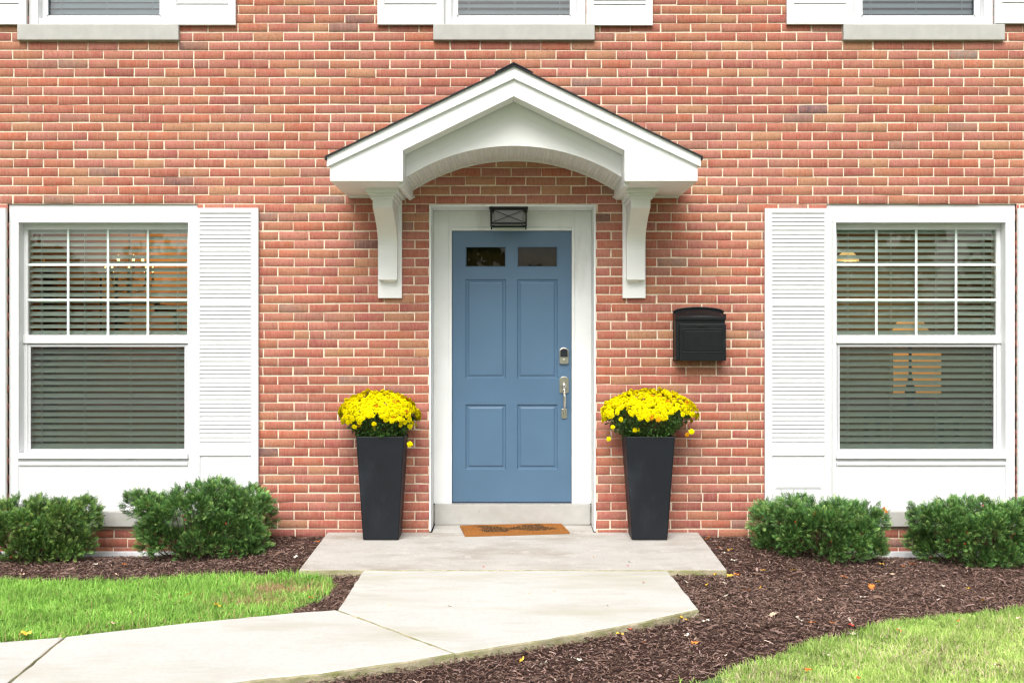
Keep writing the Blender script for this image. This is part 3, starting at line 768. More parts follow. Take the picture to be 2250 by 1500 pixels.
def left_room_things():
    y = 2.9
    b = MB(); b.box(X(104, y), X(127, y), y-.12, y, -.1, Z(588, y)); o = b.build('bookcase', mat('dark_wood', (.03, .022, .018), .5), None, .004)
    tag(o, 'tall narrow dark bookcase behind the blinds of the left window', 'bookcase')
    b = MB(); n = 14
    for k in range(n):
        t = k/n; x0 = X(72, y)+(X(103, y)-X(72, y))*t; x1 = X(72, y)+(X(103, y)-X(72, y))*(k+1)/n
        b.quad((x0, y-.05-.03*(k % 2), .0), (x1, y-.05-.03*((k+1) % 2), .0), (x1, y-.05-.03*((k+1) % 2), Z(566, y)), (x0, y-.05-.03*(k % 2), Z(566, y)))
    o = b.build('curtain', mat('orange_curtain', (.75, .36, .07), .9), None); tag(o, 'narrow orange curtain beside the dark bookcase in the left room', 'curtain')
    y = 2.6; b = MB(); b.box(X(232, y), X(352, y), y-.2, y, Z(668, y), Z(661, y)); sh = b.build('wall_shelf', mat('shelf_wood', (.03, .025, .02), .5), None, .003)
    for t in (240, 344): b = MB(); b.box(X(t, y)-.012, X(t, y)+.012, y-.03, y+.59, Z(690, y), Z(668, y)); b.build('shelf_bracket', 'blackmetal', sh)
    tag(sh, 'dark wall shelf below the chandelier in the left room', 'shelf')
    y = 2.95
    for px_, c in ((222, (.02, .018, .016)), (254, (.02, .018, .016))):
        pass
    b = MB(); b.box(X(219, y), X(258, y), y, y+.03, Z(740, y), Z(600, y)); o = b.build('picture_frame', 'blackmetal', None, .003)
    b2 = MB(); b2.box(X(224, y), X(252, y), y-.004, y, Z(734, y), Z(606, y)); b2.build('picture', mat('ochre_picture', (.5, .28, .1), .7, var=.3, vscale=5), o)
    tag(o, 'tall dark framed ochre picture on the back wall of the left room', 'picture')
left_room_things()

# ------------------------------------------------------------------ porch slab and walk
def porch():
    def zf(y): return slab_z(y)
    b = MB(); n = 1
    prof = [(.28, zf(.28)), (-1.232, zf(-1.232)), (-1.24, zf(-1.24)-.008), (-1.243, -.3), (.28, -.3)]
    def outl(xa, xb, ya, yb):
        b.extr_x([(yb, zf(yb)), (ya, zf(ya)), (ya, -.3), (yb, -.3)], xa, xb)
    b.extr_x([(-.013, zf(-.013)), (-1.24, zf(-1.24)), (-1.24, -.3), (-.013, -.3)], -1.402, 1.402)
    b.extr_x([(.28, zf(.28)), (-.013, zf(-.013)), (-.013, -.3), (.28, -.3)], -.612, .612)
    o = b.build('porch_slab', 'porch', None, .007); tag(o, kind='structure')
    o.data.materials.append(M['edge'])
    for p in o.data.polygons:
        if p.normal.z < .3 and p.center.y < -.02: p.material_index = 1
porch()

def smooth_poly(P, it=1):
    return P
def walkway():
    # three panels divided by their joints
    jA = [Wk(740, 1338), Wk(1003, 1436)]                      # diagonal joint
    j2 = [Wk(143, 1397), Wk(8, 1508), ]
    # find j2 bottom on front edge
    bx = [p for p in wkBot]
    def interp_x(P, x):
        for i in range(len(P)-1):
            (xa, ya), (xb, yb) = P[i], P[i+1]
            if min(xa, xb) <= x <= max(xa, xb): t = (x-xa)/(xb-xa); return ya+(yb-ya)*t
    dx, dy = j2[1][0]-j2[0][0], j2[1][1]-j2[0][1]
    best = None
    for t in np.linspace(.2, 3, 600):
        x, y = j2[0][0]+dx*t, j2[0][1]+dy*t; yy = interp_x(wkBot, x)
        if yy is not None and y < yy: best = (x, yy); break
    jy = Wk(1127, 1328)[1]                                   # faint score line
    k6 = 6                                                    # wkBot index of the (1000,1434) corner
    panels = [
        [wkA[0], wkA[1]]+[wkBot[0]]+wkBot[1:k6+1]+[wkTop[0]],
        [wkTop[0]]+[wkBot[k6]]+[p for p in wkBot[k6+1:] if p[0] > best[0]]+[best]+[j2[0]]+[wkTop[2], wkTop[1]],
        [j2[0], best]+[p for p in wkBot if p[0] < best[0]]+wkTop[::-1][:2]]
    b = MB(); GAP = .005
    for P in panels:
        # inset by half the joint
        n = len(P); cen = np.mean(np.array(P), 0)
        a = sum(P[i][0]*P[(i+1) % n][1]-P[(i+1) % n][0]*P[i][1] for i in range(n))
        if a < 0: P = P[::-1]
        P = [np.array(p) for p in P]
        def inset(Q, g):
            n = len(Q); out = []
            for i in range(n):
                e1 = Q[i]-Q[i-1]; e2 = Q[(i+1) % n]-Q[i]
                e1 = e1/np.linalg.norm(e1); e2 = e2/np.linalg.norm(e2)
                n1 = np.array([-e1[1], e1[0]]); n2 = np.array([-e2[1], e2[0]]); m = n1+n2; m /= np.linalg.norm(m)
                out.append(Q[i]+m*g/max(.4, float(m@n1)))
            return out
        # subdivide the edges so that they wander slightly
        Q = []
        for i in range(len(P)):
            p, q = P[i], P[(i+1) % len(P)]; L = np.linalg.norm(q-p); k = max(1, int(L/.07))
            for t in range(k): Q.append(p+(q-p)*t/k+(rng.normal(0, .0022, 2) if t else 0))
        r0 = inset(Q, GAP*.8); r1 = inset(Q, GAP*.8+.004); r2 = inset(Q, GAP*.8+.011)
        vs = []
        for ring, dz in ((r0, -.16), (r0, -.012), (r1, -.003), (r2, 0)):
            for p in ring: vs.append((p[0], p[1], walk_z(float(p[1]))+dz+(rng.normal(0, .0008) if dz > -.1 else 0)))
        n = len(Q)
        fs = []
        for k in range(3):
            for i in range(n): fs.append((k*n+i, k*n+(i+1) % n, (k+1)*n+(i+1) % n, (k+1)*n+i))
        # flat top: keep exact plane
        fs.append(tuple(3*n+i for i in range(n)))
        for i in range(n): vs[3*n+i] = (vs[3*n+i][0], vs[3*n+i][1], walk_z(vs[3*n+i][1]))
        b.add(vs, fs)
    o = b.build('walkway', 'walk', None); tag(o, kind='structure')
    o.data.materials.append(M['edge'])
    for p in o.data.polygons:
        if p.normal.z < .55: p.material_index = 1
walkway()

# ------------------------------------------------------------------ planting beds
lawnL_px = [(-500, 1283), (0, 1283), (150, 1286), (320, 1283), (448, 1273), (576, 1273), (640, 1268), (655, 1268), (700, 1271), (722, 1280), (736, 1294), (722, 1310), (700, 1326), (640, 1346)]
lawnL = [G(*p) for p in lawnL_px]+[(p[0], p[1]) for p in wkTop[1:]]
lawnL.insert(0, (-6.4, G(-500, 1283)[1]))
lawnR_edge = [G(*p) for p in [(3000, 1345), (2500, 1345), (2250, 1347), (2128, 1352), (2010, 1366), (1922, 1382), (1849, 1406), (1790, 1419), (1732, 1436), (1702, 1453), (1644, 1471), (1600, 1477), (1520, 1503), (1400, 1540), (1000, 1640), (300, 1800), (-800, 2100)]]
lawnR = [(6.4, lawnR_edge[0][1])]+lawnR_edge+[(-6.4, -8.5), (6.4, -8.5)]

def mulch_points(n, box):
    x = rng.uniform(box[0], box[1], n); y = rng.uniform(box[2], box[3], n)
    k = ~inpoly(x, y, lawnL) & ~inpoly(x, y, lawnR) & ~inpoly(x, y, walk_poly) & ~((np.abs(x) < 1.40) & (y > -1.235))
    return x[k], y[k]
def build_mulch():
    # bed surface
    xs = np.arange(-6.4, 6.41, .035); ys = np.arange(-5.4, .001, .035)
    gx, gy = np.meshgrid(xs, ys); x = gx.ravel(); y = gy.ravel(); y = np.minimum(y, -.013)
    z = ground_z(x, y)+.008+rng.normal(0, .004, len(x))
    keep = ~inpoly(x, y, walk_poly) & ~((np.abs(x) < 1.40) & (y > -1.235))
    edge = edgedist(x, y, lawnR_edge); eL = edgedist(x, y, lawnL[:15])
    inl = inpoly(x, y, lawnL) | inpoly(x, y, lawnR)
    z = np.where(inl, z-.03, z); z = np.where(keep, z, z-.06)
    V = np.stack([x, y, z], 1); nx = len(xs); ny = len(ys)
    i = (np.arange(nx-1)[None, :]+nx*np.arange(ny-1)[:, None]).ravel(); F = np.stack([i, i+1, i+nx+1, i+nx], 1)
    ok = keep[F].any(1) & ~(inl[F].all(1)); F = F[ok]
    m = mat('mulch_base', (.055, .027, .021), 1, var=.5, vscale=50, bump=1, bscale=120, bdist=.012)
    # shreds
    cnt = 0; Vs = []; Fs = []; Cs = []; 
    for box, n in (((-4.6, -1.35, -1.6, -.015), 34000), ((-1.5, -.9, -2.4, -1.2), 6000), ((1.0, 4.7, -2.5, -.015), 62000), ((-1.5, 4.7, -4.2, -1.25), 125000), ((-6.4, 6.4, -4.8, -.02), 9000)):
        x, y = mulch_points(n, box)
        k = len(x); L = rng.lognormal(math.log(.020), .5, k); wd = rng.uniform(.0022, .0062, k)*(1+L*6)
        big = rng.random(k) < .012; L = np.where(big, L*1.8, L); wd = np.where(big, wd*2.2, wd); L = np.minimum(L, .1)
        a = rng.uniform(0, 2*np.pi, k); tilt = rng.normal(0, .22, k)
        z = ground_z(x, y)+rng.uniform(.004, .024, k)
        ux, uy, uz = np.cos(a)*np.cos(tilt), np.sin(a)*np.cos(tilt), np.sin(tilt)
        vx, vy = -np.sin(a), np.cos(a); roll = rng.normal(0, .35, k)
        c = np.stack([x, y, z], 1); U = np.stack([ux, uy, uz], 1)*L[:, None]/2; Vv = np.stack([vx*np.cos(roll), vy*np.cos(roll), np.sin(roll)], 1)*wd[:, None]/2
        H = np.array([0, 0, 1])*(wd*.45)[:, None]; bow = rng.normal(0, .12, k)[:, None]*Vv*4
        p = [c-U-Vv, c-U+Vv, c+H+bow-Vv, c+H+bow+Vv, c+U*1.0-Vv*.5, c+U+Vv*.5]
        Vs.append(np.stack(p, 1).reshape(-1, 3)); o = np.arange(k)*6
        Fs.append(np.concatenate([np.stack([o, o+2, o+3, o+1], 1), np.stack([o+2, o+4, o+5, o+3], 1)])+cnt); cnt += 6*k
        t = rng.random(k)[:, None]; base = np.array([.165, .103, .080])*(.35+1.35*rng.random(k)[:, None]**1.4)
        lt = np.array([.33, .225, .195]); base = np.where(t > .86, lt*(.7+.6*rng.random(k)[:, None]), base); base = np.where(t > .99, np.array([.6, .48, .40]), base)
        Cs.append(np.repeat(base, 6, 0))
    nb = len(V)
    o1 = npmesh('mulch', np.concatenate([np.concatenate(Vs), V]), np.concatenate([np.concatenate(Fs), F+cnt]), M['col'],
        np.concatenate([np.concatenate(Cs), np.tile([.045, .022, .018], (nb, 1))*(.6+.8*rng.random((nb, 1)))]))
    tag(o1, 'dark red-brown shredded bark mulch covering the planting beds', 'mulch', kind='stuff')
build_mulch()

# ------------------------------------------------------------------ grass
M['grass'] = mat('grass_blades', attr=True, rough=.55, spec=.3)
def patch(x, y, cx, cy, rx, ry): return np.exp(-(((x-cx)/rx)**2+((y-cy)/ry)**2))
def build_grass(name, boxes, poly, colfn, hfn, label):
    Vs = []; Fs = []; Cs = []; cnt = 0
    for box, n in boxes:
        x = rng.uniform(box[0], box[1], n); y = rng.uniform(box[2], box[3], n)
        # cluster slightly
        x += rng.normal(0, .01, n); y += rng.normal(0, .01, n)
        k = inpoly(x, y, poly) & ~inpoly(x, y, walk_poly) & ~((np.abs(x) < 1.41) & (y > -1.245)); x = x[k]; y = y[k]; n = len(x)
        h, dens = hfn(x, y); kk = rng.random(n) < dens; x = x[kk]; y = y[kk]; h = h[kk]; n = len(x)
        h = h*rng.uniform(.45, 1.3, n)*(1+.25*np.sin(x*23+y*11)*np.sin(y*31-x*7)); a = rng.uniform(0, 2*np.pi, n); ln = np.abs(rng.normal(0, .75, n))+.05; ln = np.minimum(ln, 1.5)
        w = rng.uniform(.0013, .0027, n)
        z = ground_z(x, y)-.004
        P = np.stack([x, y, z], 1); D = np.stack([np.cos(a), np.sin(a), np.zeros(n)], 1); T = np.stack([-np.sin(a), np.cos(a), np.zeros(n)], 1)
        tw = rng.uniform(0, 2*np.pi, n); T = np.stack([np.cos(tw), np.sin(tw), np.zeros(n)], 1)
        up = np.array([0, 0, 1.])
        m1 = P+D*(h*ln*.25)[:, None]+up*(h*.5)[:, None]; m2 = P+D*(h*ln*.9)[:, None]+up*(h*np.maximum(.25, 1-.42*ln))[:, None]
        Tw = T*w[:, None]
        vv = np.stack([P-Tw, P+Tw, m1+Tw*.85, m1-Tw*.85, m2+Tw*.15, m2-Tw*.15], 1).reshape(-1, 3)
        o = np.arange(n)*6+cnt
        Fs.append(np.concatenate([np.stack([o, o+1, o+2, o+3], 1), np.stack([o+3, o+2, o+4, o+5], 1)])); cnt += 6*n
        c = colfn(x, y, n)*(1+.16*np.sin(x*7.3+y*3.1)*np.sin(y*9.7-x*2.2)+.12*np.sin(x*31+y*17)*np.sin(y*37))[:, None]; c = np.repeat(c, 6, 0).reshape(-1, 6, 3)
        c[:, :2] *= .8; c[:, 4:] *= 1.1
        Vs.append(vv); Cs.append(c.reshape(-1, 3))
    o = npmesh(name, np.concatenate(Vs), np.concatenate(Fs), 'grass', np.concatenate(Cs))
    tag(o, label, 'grass', kind='stuff')
DL = [G(595, 1300), G(560, 1330), G(680, 1300), G(150, 1388), G(560, 1345)]
def colL(x, y, n):
    t = rng.random((n, 1)); g = np.array([.15, .37, .035])*(1-t)+np.array([.38, .64, .14])*t
    g = g*rng.uniform(.75, 1.2, (n, 1))
    b = np.sin(x*5+y*7)*.5+.5; g = g*(1-.0*b[:, None])
    dead = np.clip(.9*patch(x, y, *DL[0], .14, .16)+.6*patch(x, y, *DL[1], .28, .12)+.5*patch(x, y, *DL[2], .2, .14), 0, 1)
    de = edgedist(x, y, wkTop); dead = np.clip(dead+.55*np.exp(-de/.09), 0, .95)+.03
    k = rng.random(n) < dead
    g[k] = np.array([.42, .29, .15])*rng.uniform(.7, 1.25, (k.sum(), 1)); return g
def hL(x, y):
    de = edgedist(x, y, wkTop); br = 1-.9*np.clip(patch(x, y, *G(720, 1318), .16, .14)*1.3, 0, 1)
    h = .062*np.clip(.45+de/.35, .45, 1)*(1-.35*patch(x, y, *DL[0], .2, .2))
    return h, br
build_grass('lawn_grass', [((-4.6, -1.0, -2.75, -.9), 150000), ((-6.4, -4.6, -3.0, -.9), 16000)], lawnL, colL, hL, 'bright green lawn strip between the left yews and the walk')
def colR(x, y, n):
    t = rng.random((n, 1)); g = np.array([.27, .46, .07])*(1-t)+np.array([.56, .68, .22])*t
    edge = np.exp(-edgedist(x, y, lawnR_edge)/.22)[:, None]; g = g*(1-.4*edge)+np.array([.12, .30, .04])*.4*edge
    g = g*rng.uniform(.8, 1.2, (n, 1))
    pn = .5+.5*np.sin(x*3.1+1.3)*np.sin(y*4.7+x*1.7)
    k = rng.random(n) < (.06+.34*pn*pn)*(1-.7*edge[:, 0])
    g[k] = np.array([.66, .56, .36])*rng.uniform(.75, 1.2, (k.sum(), 1)); return g
def hR(x, y): return np.full(len(x), .06)*(.8+.25*np.sin(x*9)*np.sin(y*8)), np.ones(len(x))
build_grass('lawn_grass', [((1.0, 4.2, -4.1, -1.5), 210000), ((-1.0, 6.3, -4.9, -1.5), 40000), ((-6.3, 6.3, -8.0, -4.0), 30000)], lawnR, colR, hR, 'pale yellowish lawn with dry patches in front of the right mulch bed')

# ------------------------------------------------------------------ yews
M['needle'] = mat('yew_needles', attr=True, rough=.5, spec=.35)
bark = mat('yew_bark', (.08, .045, .03), .9, var=.3, vscale=30)
def yew(cxp, yc, x0p, x1p, top_px, seed, label, ryf=.36, warm=0.0):
    r = np.random.default_rng(seed)
    yb = yc
    x0, x1 = X(x0p, yc), X(x1p, yc); cx = (x0+x1)/2; hx = (x1-x0)/2
    g = float(ground_z(cx, yc)); root = tag(empty('yew_shrub', (cx, yc, g)), label, 'shrub', 'clipped yews along the house front')
    tx = np.array([X(p[0], yc) for p in top_px]); tz = np.array([Z(p[1], yc) for p in top_px])
    H = lambda x: np.interp(x, tx, tz)-g
    # lobes: upright bundles of shoots
    nl = int(80*hx/.55); lob = []
    def hal(i, b_):
        f, q = 1., 0.
        while i: f /= b_; q += f*(i % b_); i //= b_
        return q
    for i_ in range(1, nl*6):
        if len(lob) >= nl: break
        u = 2*hal(i_, 2)-1; v = 2*hal(i_, 3)-1
        if abs(u)**2.6+abs(v)**2.2 > 1: continue
        X_ = cx+u*hx*.9; h = H(X_)
        zr = .07+.86*hal(i_, 5); X_ = cx+u*(hx-.075)*(.90+.10*min(1, zr*1.6))
        z = max(h*zr*(1-.10*v*v), .05)
        lob.append((X_, yc+v*ryf*(.75+.2*min(1, zr*2)), z, r.uniform(.065, .10)))
    P = []; D = []
    for (lx, ly, lz, lr) in lob:
        k = int(185*(lr/.085)**2)
        d = r.normal(0, 1, (k, 3)); d[:, 1] -= .25; d[:, 2] += .35; d /= np.linalg.norm(d, axis=1)[:, None]
        rr = lr*r.uniform(.55, 1.0, k)[:, None]
        p = np.array([lx, ly, lz])+d*rr*np.array([1, 1, 1.0])
        out = np.stack([(p[:, 0]-cx)/hx*.45, (p[:, 1]-yc)/ryf*.6, np.full(k, .55)], 1)
        dd = d*.7+out+r.normal(0, .28, (k, 3)); dd /= np.linalg.norm(dd, axis=1)[:, None]
        P.append(p); D.append(dd)
    P = np.concatenate(P); D = np.concatenate(D)
    # keep within the outline
    h = H(P[:, 0]); jag = .02*np.sin(P[:, 0]*47+seed)+.018*np.sin(P[:, 0]*91)
    ins = (np.abs(P[:, 0]-cx)/hx)**2.4+(np.abs(P[:, 1]-yc)/ryf)**2.4
    ok = ((ins > .30) | (P[:, 2] > h-.16)) & (P[:, 2] < h-.025+jag) & (P[:, 2] > .03) & (np.abs(P[:, 0]-cx) < hx-.012) & (P[:, 1] < -.06)
    P = P[ok]; D = D[ok]
    # a few long leaders poking out of the top
    nlead = int(26*hx/.55); lx = r.uniform(cx-hx*.9, cx+hx*.9, nlead); lp = np.stack([lx, yc+r.uniform(-.6, .4, nlead)*ryf, H(lx)-.05], 1); ld = np.stack([r.normal(0, .25, nlead), r.normal(0, .25, nlead), np.ones(nlead)], 1); ld /= np.linalg.norm(ld, axis=1)[:, None]
    P = np.concatenate([P, lp]); D = np.concatenate([D, ld]); n = len(P)
    NP = 9; Ls = r.uniform(.032, .064, n)
    side = np.cross(D, r.normal(0, 1, (n, 3))); side /= np.linalg.norm(side, axis=1)[:, None]; nor = np.cross(D, side)
    tint = r.random((n, 1)); c0 = np.array([.055, .155, .042])*(1-tint)+np.array([.155, .315, .072])*tint
    sel = r.random((n, 1)); c0 = np.where(sel > .86, np.array([.28, .44, .12])*(.8+.4*r.random((n, 1))), c0)
    lobn = .5+.5*np.sin(P[:, :1]*13+seed)*np.sin(P[:, 2:3]*17+P[:, 1:2]*9)
    c0 = c0*(.75+.5*lobn)*(1+np.array([.55, .12, -.1])*warm)
    Vs = []; Fs = []; Cs = []; cnt = 0
    for k in range(NP):
        t = (k+.6)/NP; ctr = P+D*(Ls*t)[:, None]+np.array([0, 0, -.15])*(Ls*t*t)[:, None]*.3
        nl_ = (.0145*np.sin(math.pi*min(1, .25+.75*t)**1.0)+.005)*r.uniform(.8, 1.15, n)
        if k == NP-1: sides = (1, -1, 0)
        else: sides = (1, -1)
        for s in sides:
            dirn = side*s*.85+D*.75+nor*r.normal(.15, .22, (n, 1)) if s else D
            dirn /= np.linalg.norm(dirn, axis=1)[:, None]
            wv = np.cross(dirn, nor+.3*side); wv /= np.linalg.norm(wv, axis=1)[:, None]; wv *= .0019
            tip = ctr+dirn*nl_[:, None]; mid = ctr+dirn*(nl_*.45)[:, None]
            vv = np.stack([ctr, mid+wv, tip, mid-wv], 1).reshape(-1, 3); o = np.arange(n)*4+cnt
            Vs.append(vv); Fs.append(np.stack([o, o+1, o+2, o+3], 1)); cnt += 4*n
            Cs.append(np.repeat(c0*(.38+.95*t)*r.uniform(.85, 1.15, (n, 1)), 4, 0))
    V = np.concatenate(Vs); V[:, 0] -= cx; V[:, 1] -= yc
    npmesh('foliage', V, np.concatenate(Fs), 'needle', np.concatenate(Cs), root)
    b = MB()
    for (lx, ly, lz, lr) in lob:
        if (abs(lx-cx)/hx)**2+(abs(ly-yc)/ryf)**2 > .5: continue
        m = Vector((lx-cx, ly-yc, lz)); s0 = Vector((m.x*.25, m.y*.3, 0)); mid = (s0+m)/2+Vector((m.x*.12, m.y*.12, -.03))
        b.tube([s0, mid, m], [.009, .006, .003], 5, False)
    b.build('branches', bark, root)
    # red berries
    bm = mat('yew_berry', (.55, .05, .02), .4)
    for k in range(int(9*hx/.55)+2):
        b = MB()
        q = P[r.integers(len(P))]
        if q[1] > yc-.05: q = P[r.integers(len(P))]
        b.lathe((q[0]-cx, q[1]-yc-.02, q[2]), [(.001, -.0055), (.005, -.003), (.006, 0), (.005, .003), (.001, .0055)], 7)
        b.build('berry', bm, root)
    return root, (cx, yc, g, P)
Y1 = yew(80, -.42, -75, 218, [(-80, 1110), (-40, 1092), (10, 1094), (30, 1104), (62, 1098), (78, 1090), (95, 1098), (112, 1104), (130, 1094), (165, 1098), (190, 1096), (205, 1105), (222, 1140)], 11, 'leftmost yew, yellow-green, running out of the frame on the left', warm=.3)
Y2 = yew(441, -.42, 278, 606, [(266, 1100), (275, 1082), (300, 1078), (330, 1076), (365, 1078), (395, 1072), (420, 1060), (440, 1048), (455, 1058), (490, 1058), (520, 1068), (545, 1066), (560, 1082), (590, 1084), (606, 1092), (612, 1140)], 22, 'tallest yew with red berries, left of the porch slab')
Y3 = yew(1797, -.50, 1638, 1956, [(1634, 1150), (1650, 1126), (1668, 1108), (1700, 1099), (1740, 1097), (1780, 1092), (1810, 1098), (1850, 1098), (1875, 1106), (1888, 1118), (1900, 1110), (1935, 1108), (1950, 1120), (1958, 1150)], 33, 'dark green yew between the porch slab and the right window sill', ryf=.38)
Y4 = yew(2150, -.50, 1986, 2330, [(1984, 1150), (1996, 1112), (2015, 1102), (2045, 1110), (2070, 1104), (2100, 1108), (2120, 1100), (2150, 1098), (2190, 1100), (2215, 1108), (2235, 1100), (2280, 1096), (2330, 1110)], 44, 'rightmost yew below the right window, cut by the edge of the frame', ryf=.38)

# ------------------------------------------------------------------ planters and mums
def planter(pxb0, pxb1, pxt0, pxt1, label):
    yf = -.31; cyb = -.185
    xb0, xb1 = X(pxb0, yf), X(pxb1, yf); cx = (xb0+xb1)/2; hb = .128; zb = slab_z(-.31)+.003
    yt = -.36
    xt0, xt1 = X(pxt0, yt), X(pxt1, yt); ht = .176; cx = ((xb0+xb1)/2+(xt0+xt1)/2)/2; hb = (xb1-xb0)/2; ht = (xt1-xt0)/2
    zt = Z(959.5, yt); Ht = zt-zb
    root = tag(empty('planter', (cx, cyb, zb)), label, 'planter', 'tall planters beside the door')
    b = MB(); N = 4
    def sq(h, z, d=None): return [(-h, -h, z), (h, -h, z), (h, h*.9, z), (-h, h*.9, z)]
    def rsq(h, z, rr=.012):
        pts = []
        for (sx, sy, a0) in ((1, -1, -90), (1, 1, 0), (-1, 1, 90), (-1, -1, 180)):
            for k in range(4):
                a = R(a0+30*k); pts.append((sx*(h-rr)+rr*math.cos(a), (sy*(h-rr)+rr*math.sin(a))*.98, z))
        return pts
    rings = [rsq(hb-.003, 0), rsq(hb, .004), rsq(ht, Ht-.004), rsq(ht-.002, Ht), rsq(ht-.016, Ht), rsq(ht-.022, Ht-.05)]
    vs = [p for r_ in rings for p in r_]; n = 16
    fs = [(k*n+i, k*n+(i+1) % n, (k+1)*n+(i+1) % n, (k+1)*n+i) for k in range(len(rings)-1) for i in range(n)]
    fs.append(tuple(range(n-1, -1, -1)))
    b.add(vs, fs); b.build('planter_body', 'planter', root)
    b = MB(); b.add([(p[0], p[1], Ht-.045) for p in rsq(ht-.021, 0)], [tuple(range(n))]); b.build('soil', 'soil', root)
    return cx, cyb, zt, ht
pl1 = planter(796.5, 875, 782.5, 889, 'tall charcoal tapered planter left of the blue door')
pl2 = planter(1388, 1466.5, 1375, 1484, 'tall charcoal tapered planter right of the blue door, under the mailbox')
M['petal'] = mat('yellow_petals', attr=True, rough=.8, spec=.03)
def mum(pl, x0p, x1p, topp, seed, label, skirt, stray=()):
    r = np.random.default_rng(seed); cx0, cy, zt, ht = pl
    yc = cy-.01; xa, xb = X(x0p, yc), X(x1p, yc); cx = (xa+xb)/2; hx = (xb-xa)/2; hz = Z(topp, yc)-zt
    root = tag(empty('chrysanthemum_plant', (cx0, cy, zt-.045)), label, 'flowers', 'yellow mums in the tall planters'); ox, oy, oz = cx0, cy, zt-.045
    zc = zt+hz*.40                     # widest level of the dome
    fr, bk = .255, .155
    # blossoms on the dome
    Vs = []; Fs = []; Cs = []; cnt = 0
    N = 780; cand = []
    for i in range(N):
        t = (i+.5)/N; zc_ = 1-t*1.42; ph = i*2.39996
        zc_ = max(zc_, -.42); rr = math.sqrt(max(0, 1-max(zc_, 0)**2)) if zc_ > 0 else 1-.25*abs(zc_)
        nx, ny, nz = rr*math.cos(ph), rr*math.sin(ph), zc_
        lump = 1+.05*math.sin(ph*3+seed)+.03*math.sin(ph*7+nz*9)
        lim = -.02+.17*math.sin(ph*5+seed*.7)+.08*math.sin(ph*11)+skirt
        if nz < lim and r.random() > .05: continue
        x = cx+nx*hx*lump; y = yc+ny*(fr if ny < 0 else bk)*lump
        z = zc+(nz*(hz*.62) if nz > 0 else nz*hz*.55)*lump
        y = min(y, -.03)
        cand.append(((x, y, z), (nx/hx, ny/fr, nz/(hz*.62))))
    for (sx, sy) in stray:      # single blooms hanging below the dome
        yy = yc-.13; cand.append(((X(sx, yy), yy, Z(sy, yy)), (.2*(1 if X(sx, yy) > cx else -1), -1, .15)))
    for p, nn in cand:
        nn = np.array(nn); nn /= np.linalg.norm(nn); nn = nn+r.normal(0, .16, 3); nn /= np.linalg.norm(nn)
        p = np.array(p)+r.normal(0, .005, 3); p[1] = min(p[1], -.025)
        u = np.cross(nn, [0, 0, 1] if abs(nn[2]) < .9 else [1, 0, 0]); u /= np.linalg.norm(u); w = np.cross(nn, u)
        rad = r.uniform(.018, .026); a0 = r.uniform(0, 6); base = np.array([.95, .83, .004])*r.uniform(.93, 1.06)
        if r.random() < .025: base = np.array([.85, .42, .01])
        for ring, (npet, rf, lift, c) in enumerate(((12, 1.0, .1, 1.0), (10, .74, .36, 1.0), (7, .42, .62, .92))):
            for k in range(npet):
                a = a0+ring*.3+2*math.pi*k/npet+r.normal(0, .06); d = u*math.cos(a)+w*math.sin(a); s = -u*math.sin(a)+w*math.cos(a)
                L = rad*rf*r.uniform(.88, 1.1); wd = rad*.27
                m = p+d*L*.55+nn*rad*(lift+.10); tip = p+d*L+nn*rad*lift*.8
                Vs += [p+nn*rad*lift*.3, m-s*wd, tip, m+s*wd]; Fs.append((cnt, cnt+1, cnt+2, cnt+3)); cnt += 4
                cc = base*c*r.uniform(.94, 1.04); Cs += [cc, cc, cc, cc]
    V = np.array(Vs)-np.array([ox, oy, oz])
    npmesh('blossoms', V, np.array(Fs), 'petal', np.array(Cs), root)
    # leaves
    n = 4200; t = r.random(n); ph = r.uniform(0, 2*np.pi, n); rr = np.sqrt(r.uniform(.25, 1, n))*.98
    zz = zt-.01+t*(zc-zt+hz*.25); f = np.clip((zz-zt)/(zc-zt), 0, 1)
    ex = ht*.95+(hx*.93-ht*.95)*f**.8; ey = ht*.95+(fr-ht*.95)*f; eb = .14
    x = (cx0*(1-f)+cx*f)+np.cos(ph)*ex*rr; y = cy+np.where(np.sin(ph) < 0, np.sin(ph)*ey, np.sin(ph)*eb)*rr
    up = rr*.35; 
    P = np.stack([x, np.minimum(y, -.03), zz+.02*np.cos(ph*3)-.012*r.random(n)], 1)
    D = np.stack([np.cos(ph)*.8, np.sin(ph)*.8, r.normal(.35, .55, n)], 1)+r.normal(0, .5, (n, 3)); D /= np.linalg.norm(D, axis=1)[:, None]
    T = np.cross(D, r.normal(0, 1, (n, 3))); T /= np.linalg.norm(T, axis=1)[:, None]
    L = r.uniform(.012, .030, n)[:, None]; w = L*r.uniform(.16, .32, n)[:, None]; nb = np.cross(D, T)
    vv = np.stack([P, P+D*L*.5+T*w+nb*L*.08, P+D*L, P+D*L*.5-T*w+nb*L*.08], 1).reshape(-1, 3); o = np.arange(n)*4
    c = np.array([.035, .10, .018])*(.6+1.3*r.random((n, 1)))*(1+np.array([.4, .1, 0])*r.random((n, 1)))
    npmesh('foliage', vv-np.array([ox, oy, oz]), np.stack([o, o+1, o+2, o+3], 1), 'needle', np.repeat(c, 4, 0), root)
    b = MB()
    for (sx, sy) in stray:
        yy = yc-.13; e = Vector((X(sx, yy)-ox, yy-oy, Z(sy, yy)-oz)); s0 = Vector((e.x*.45, e.y*.5, .10)); b.tube([s0, (s0+e)/2+Vector((0, -.01, .03)), e], [.0022, .002, .0016], 4, False)
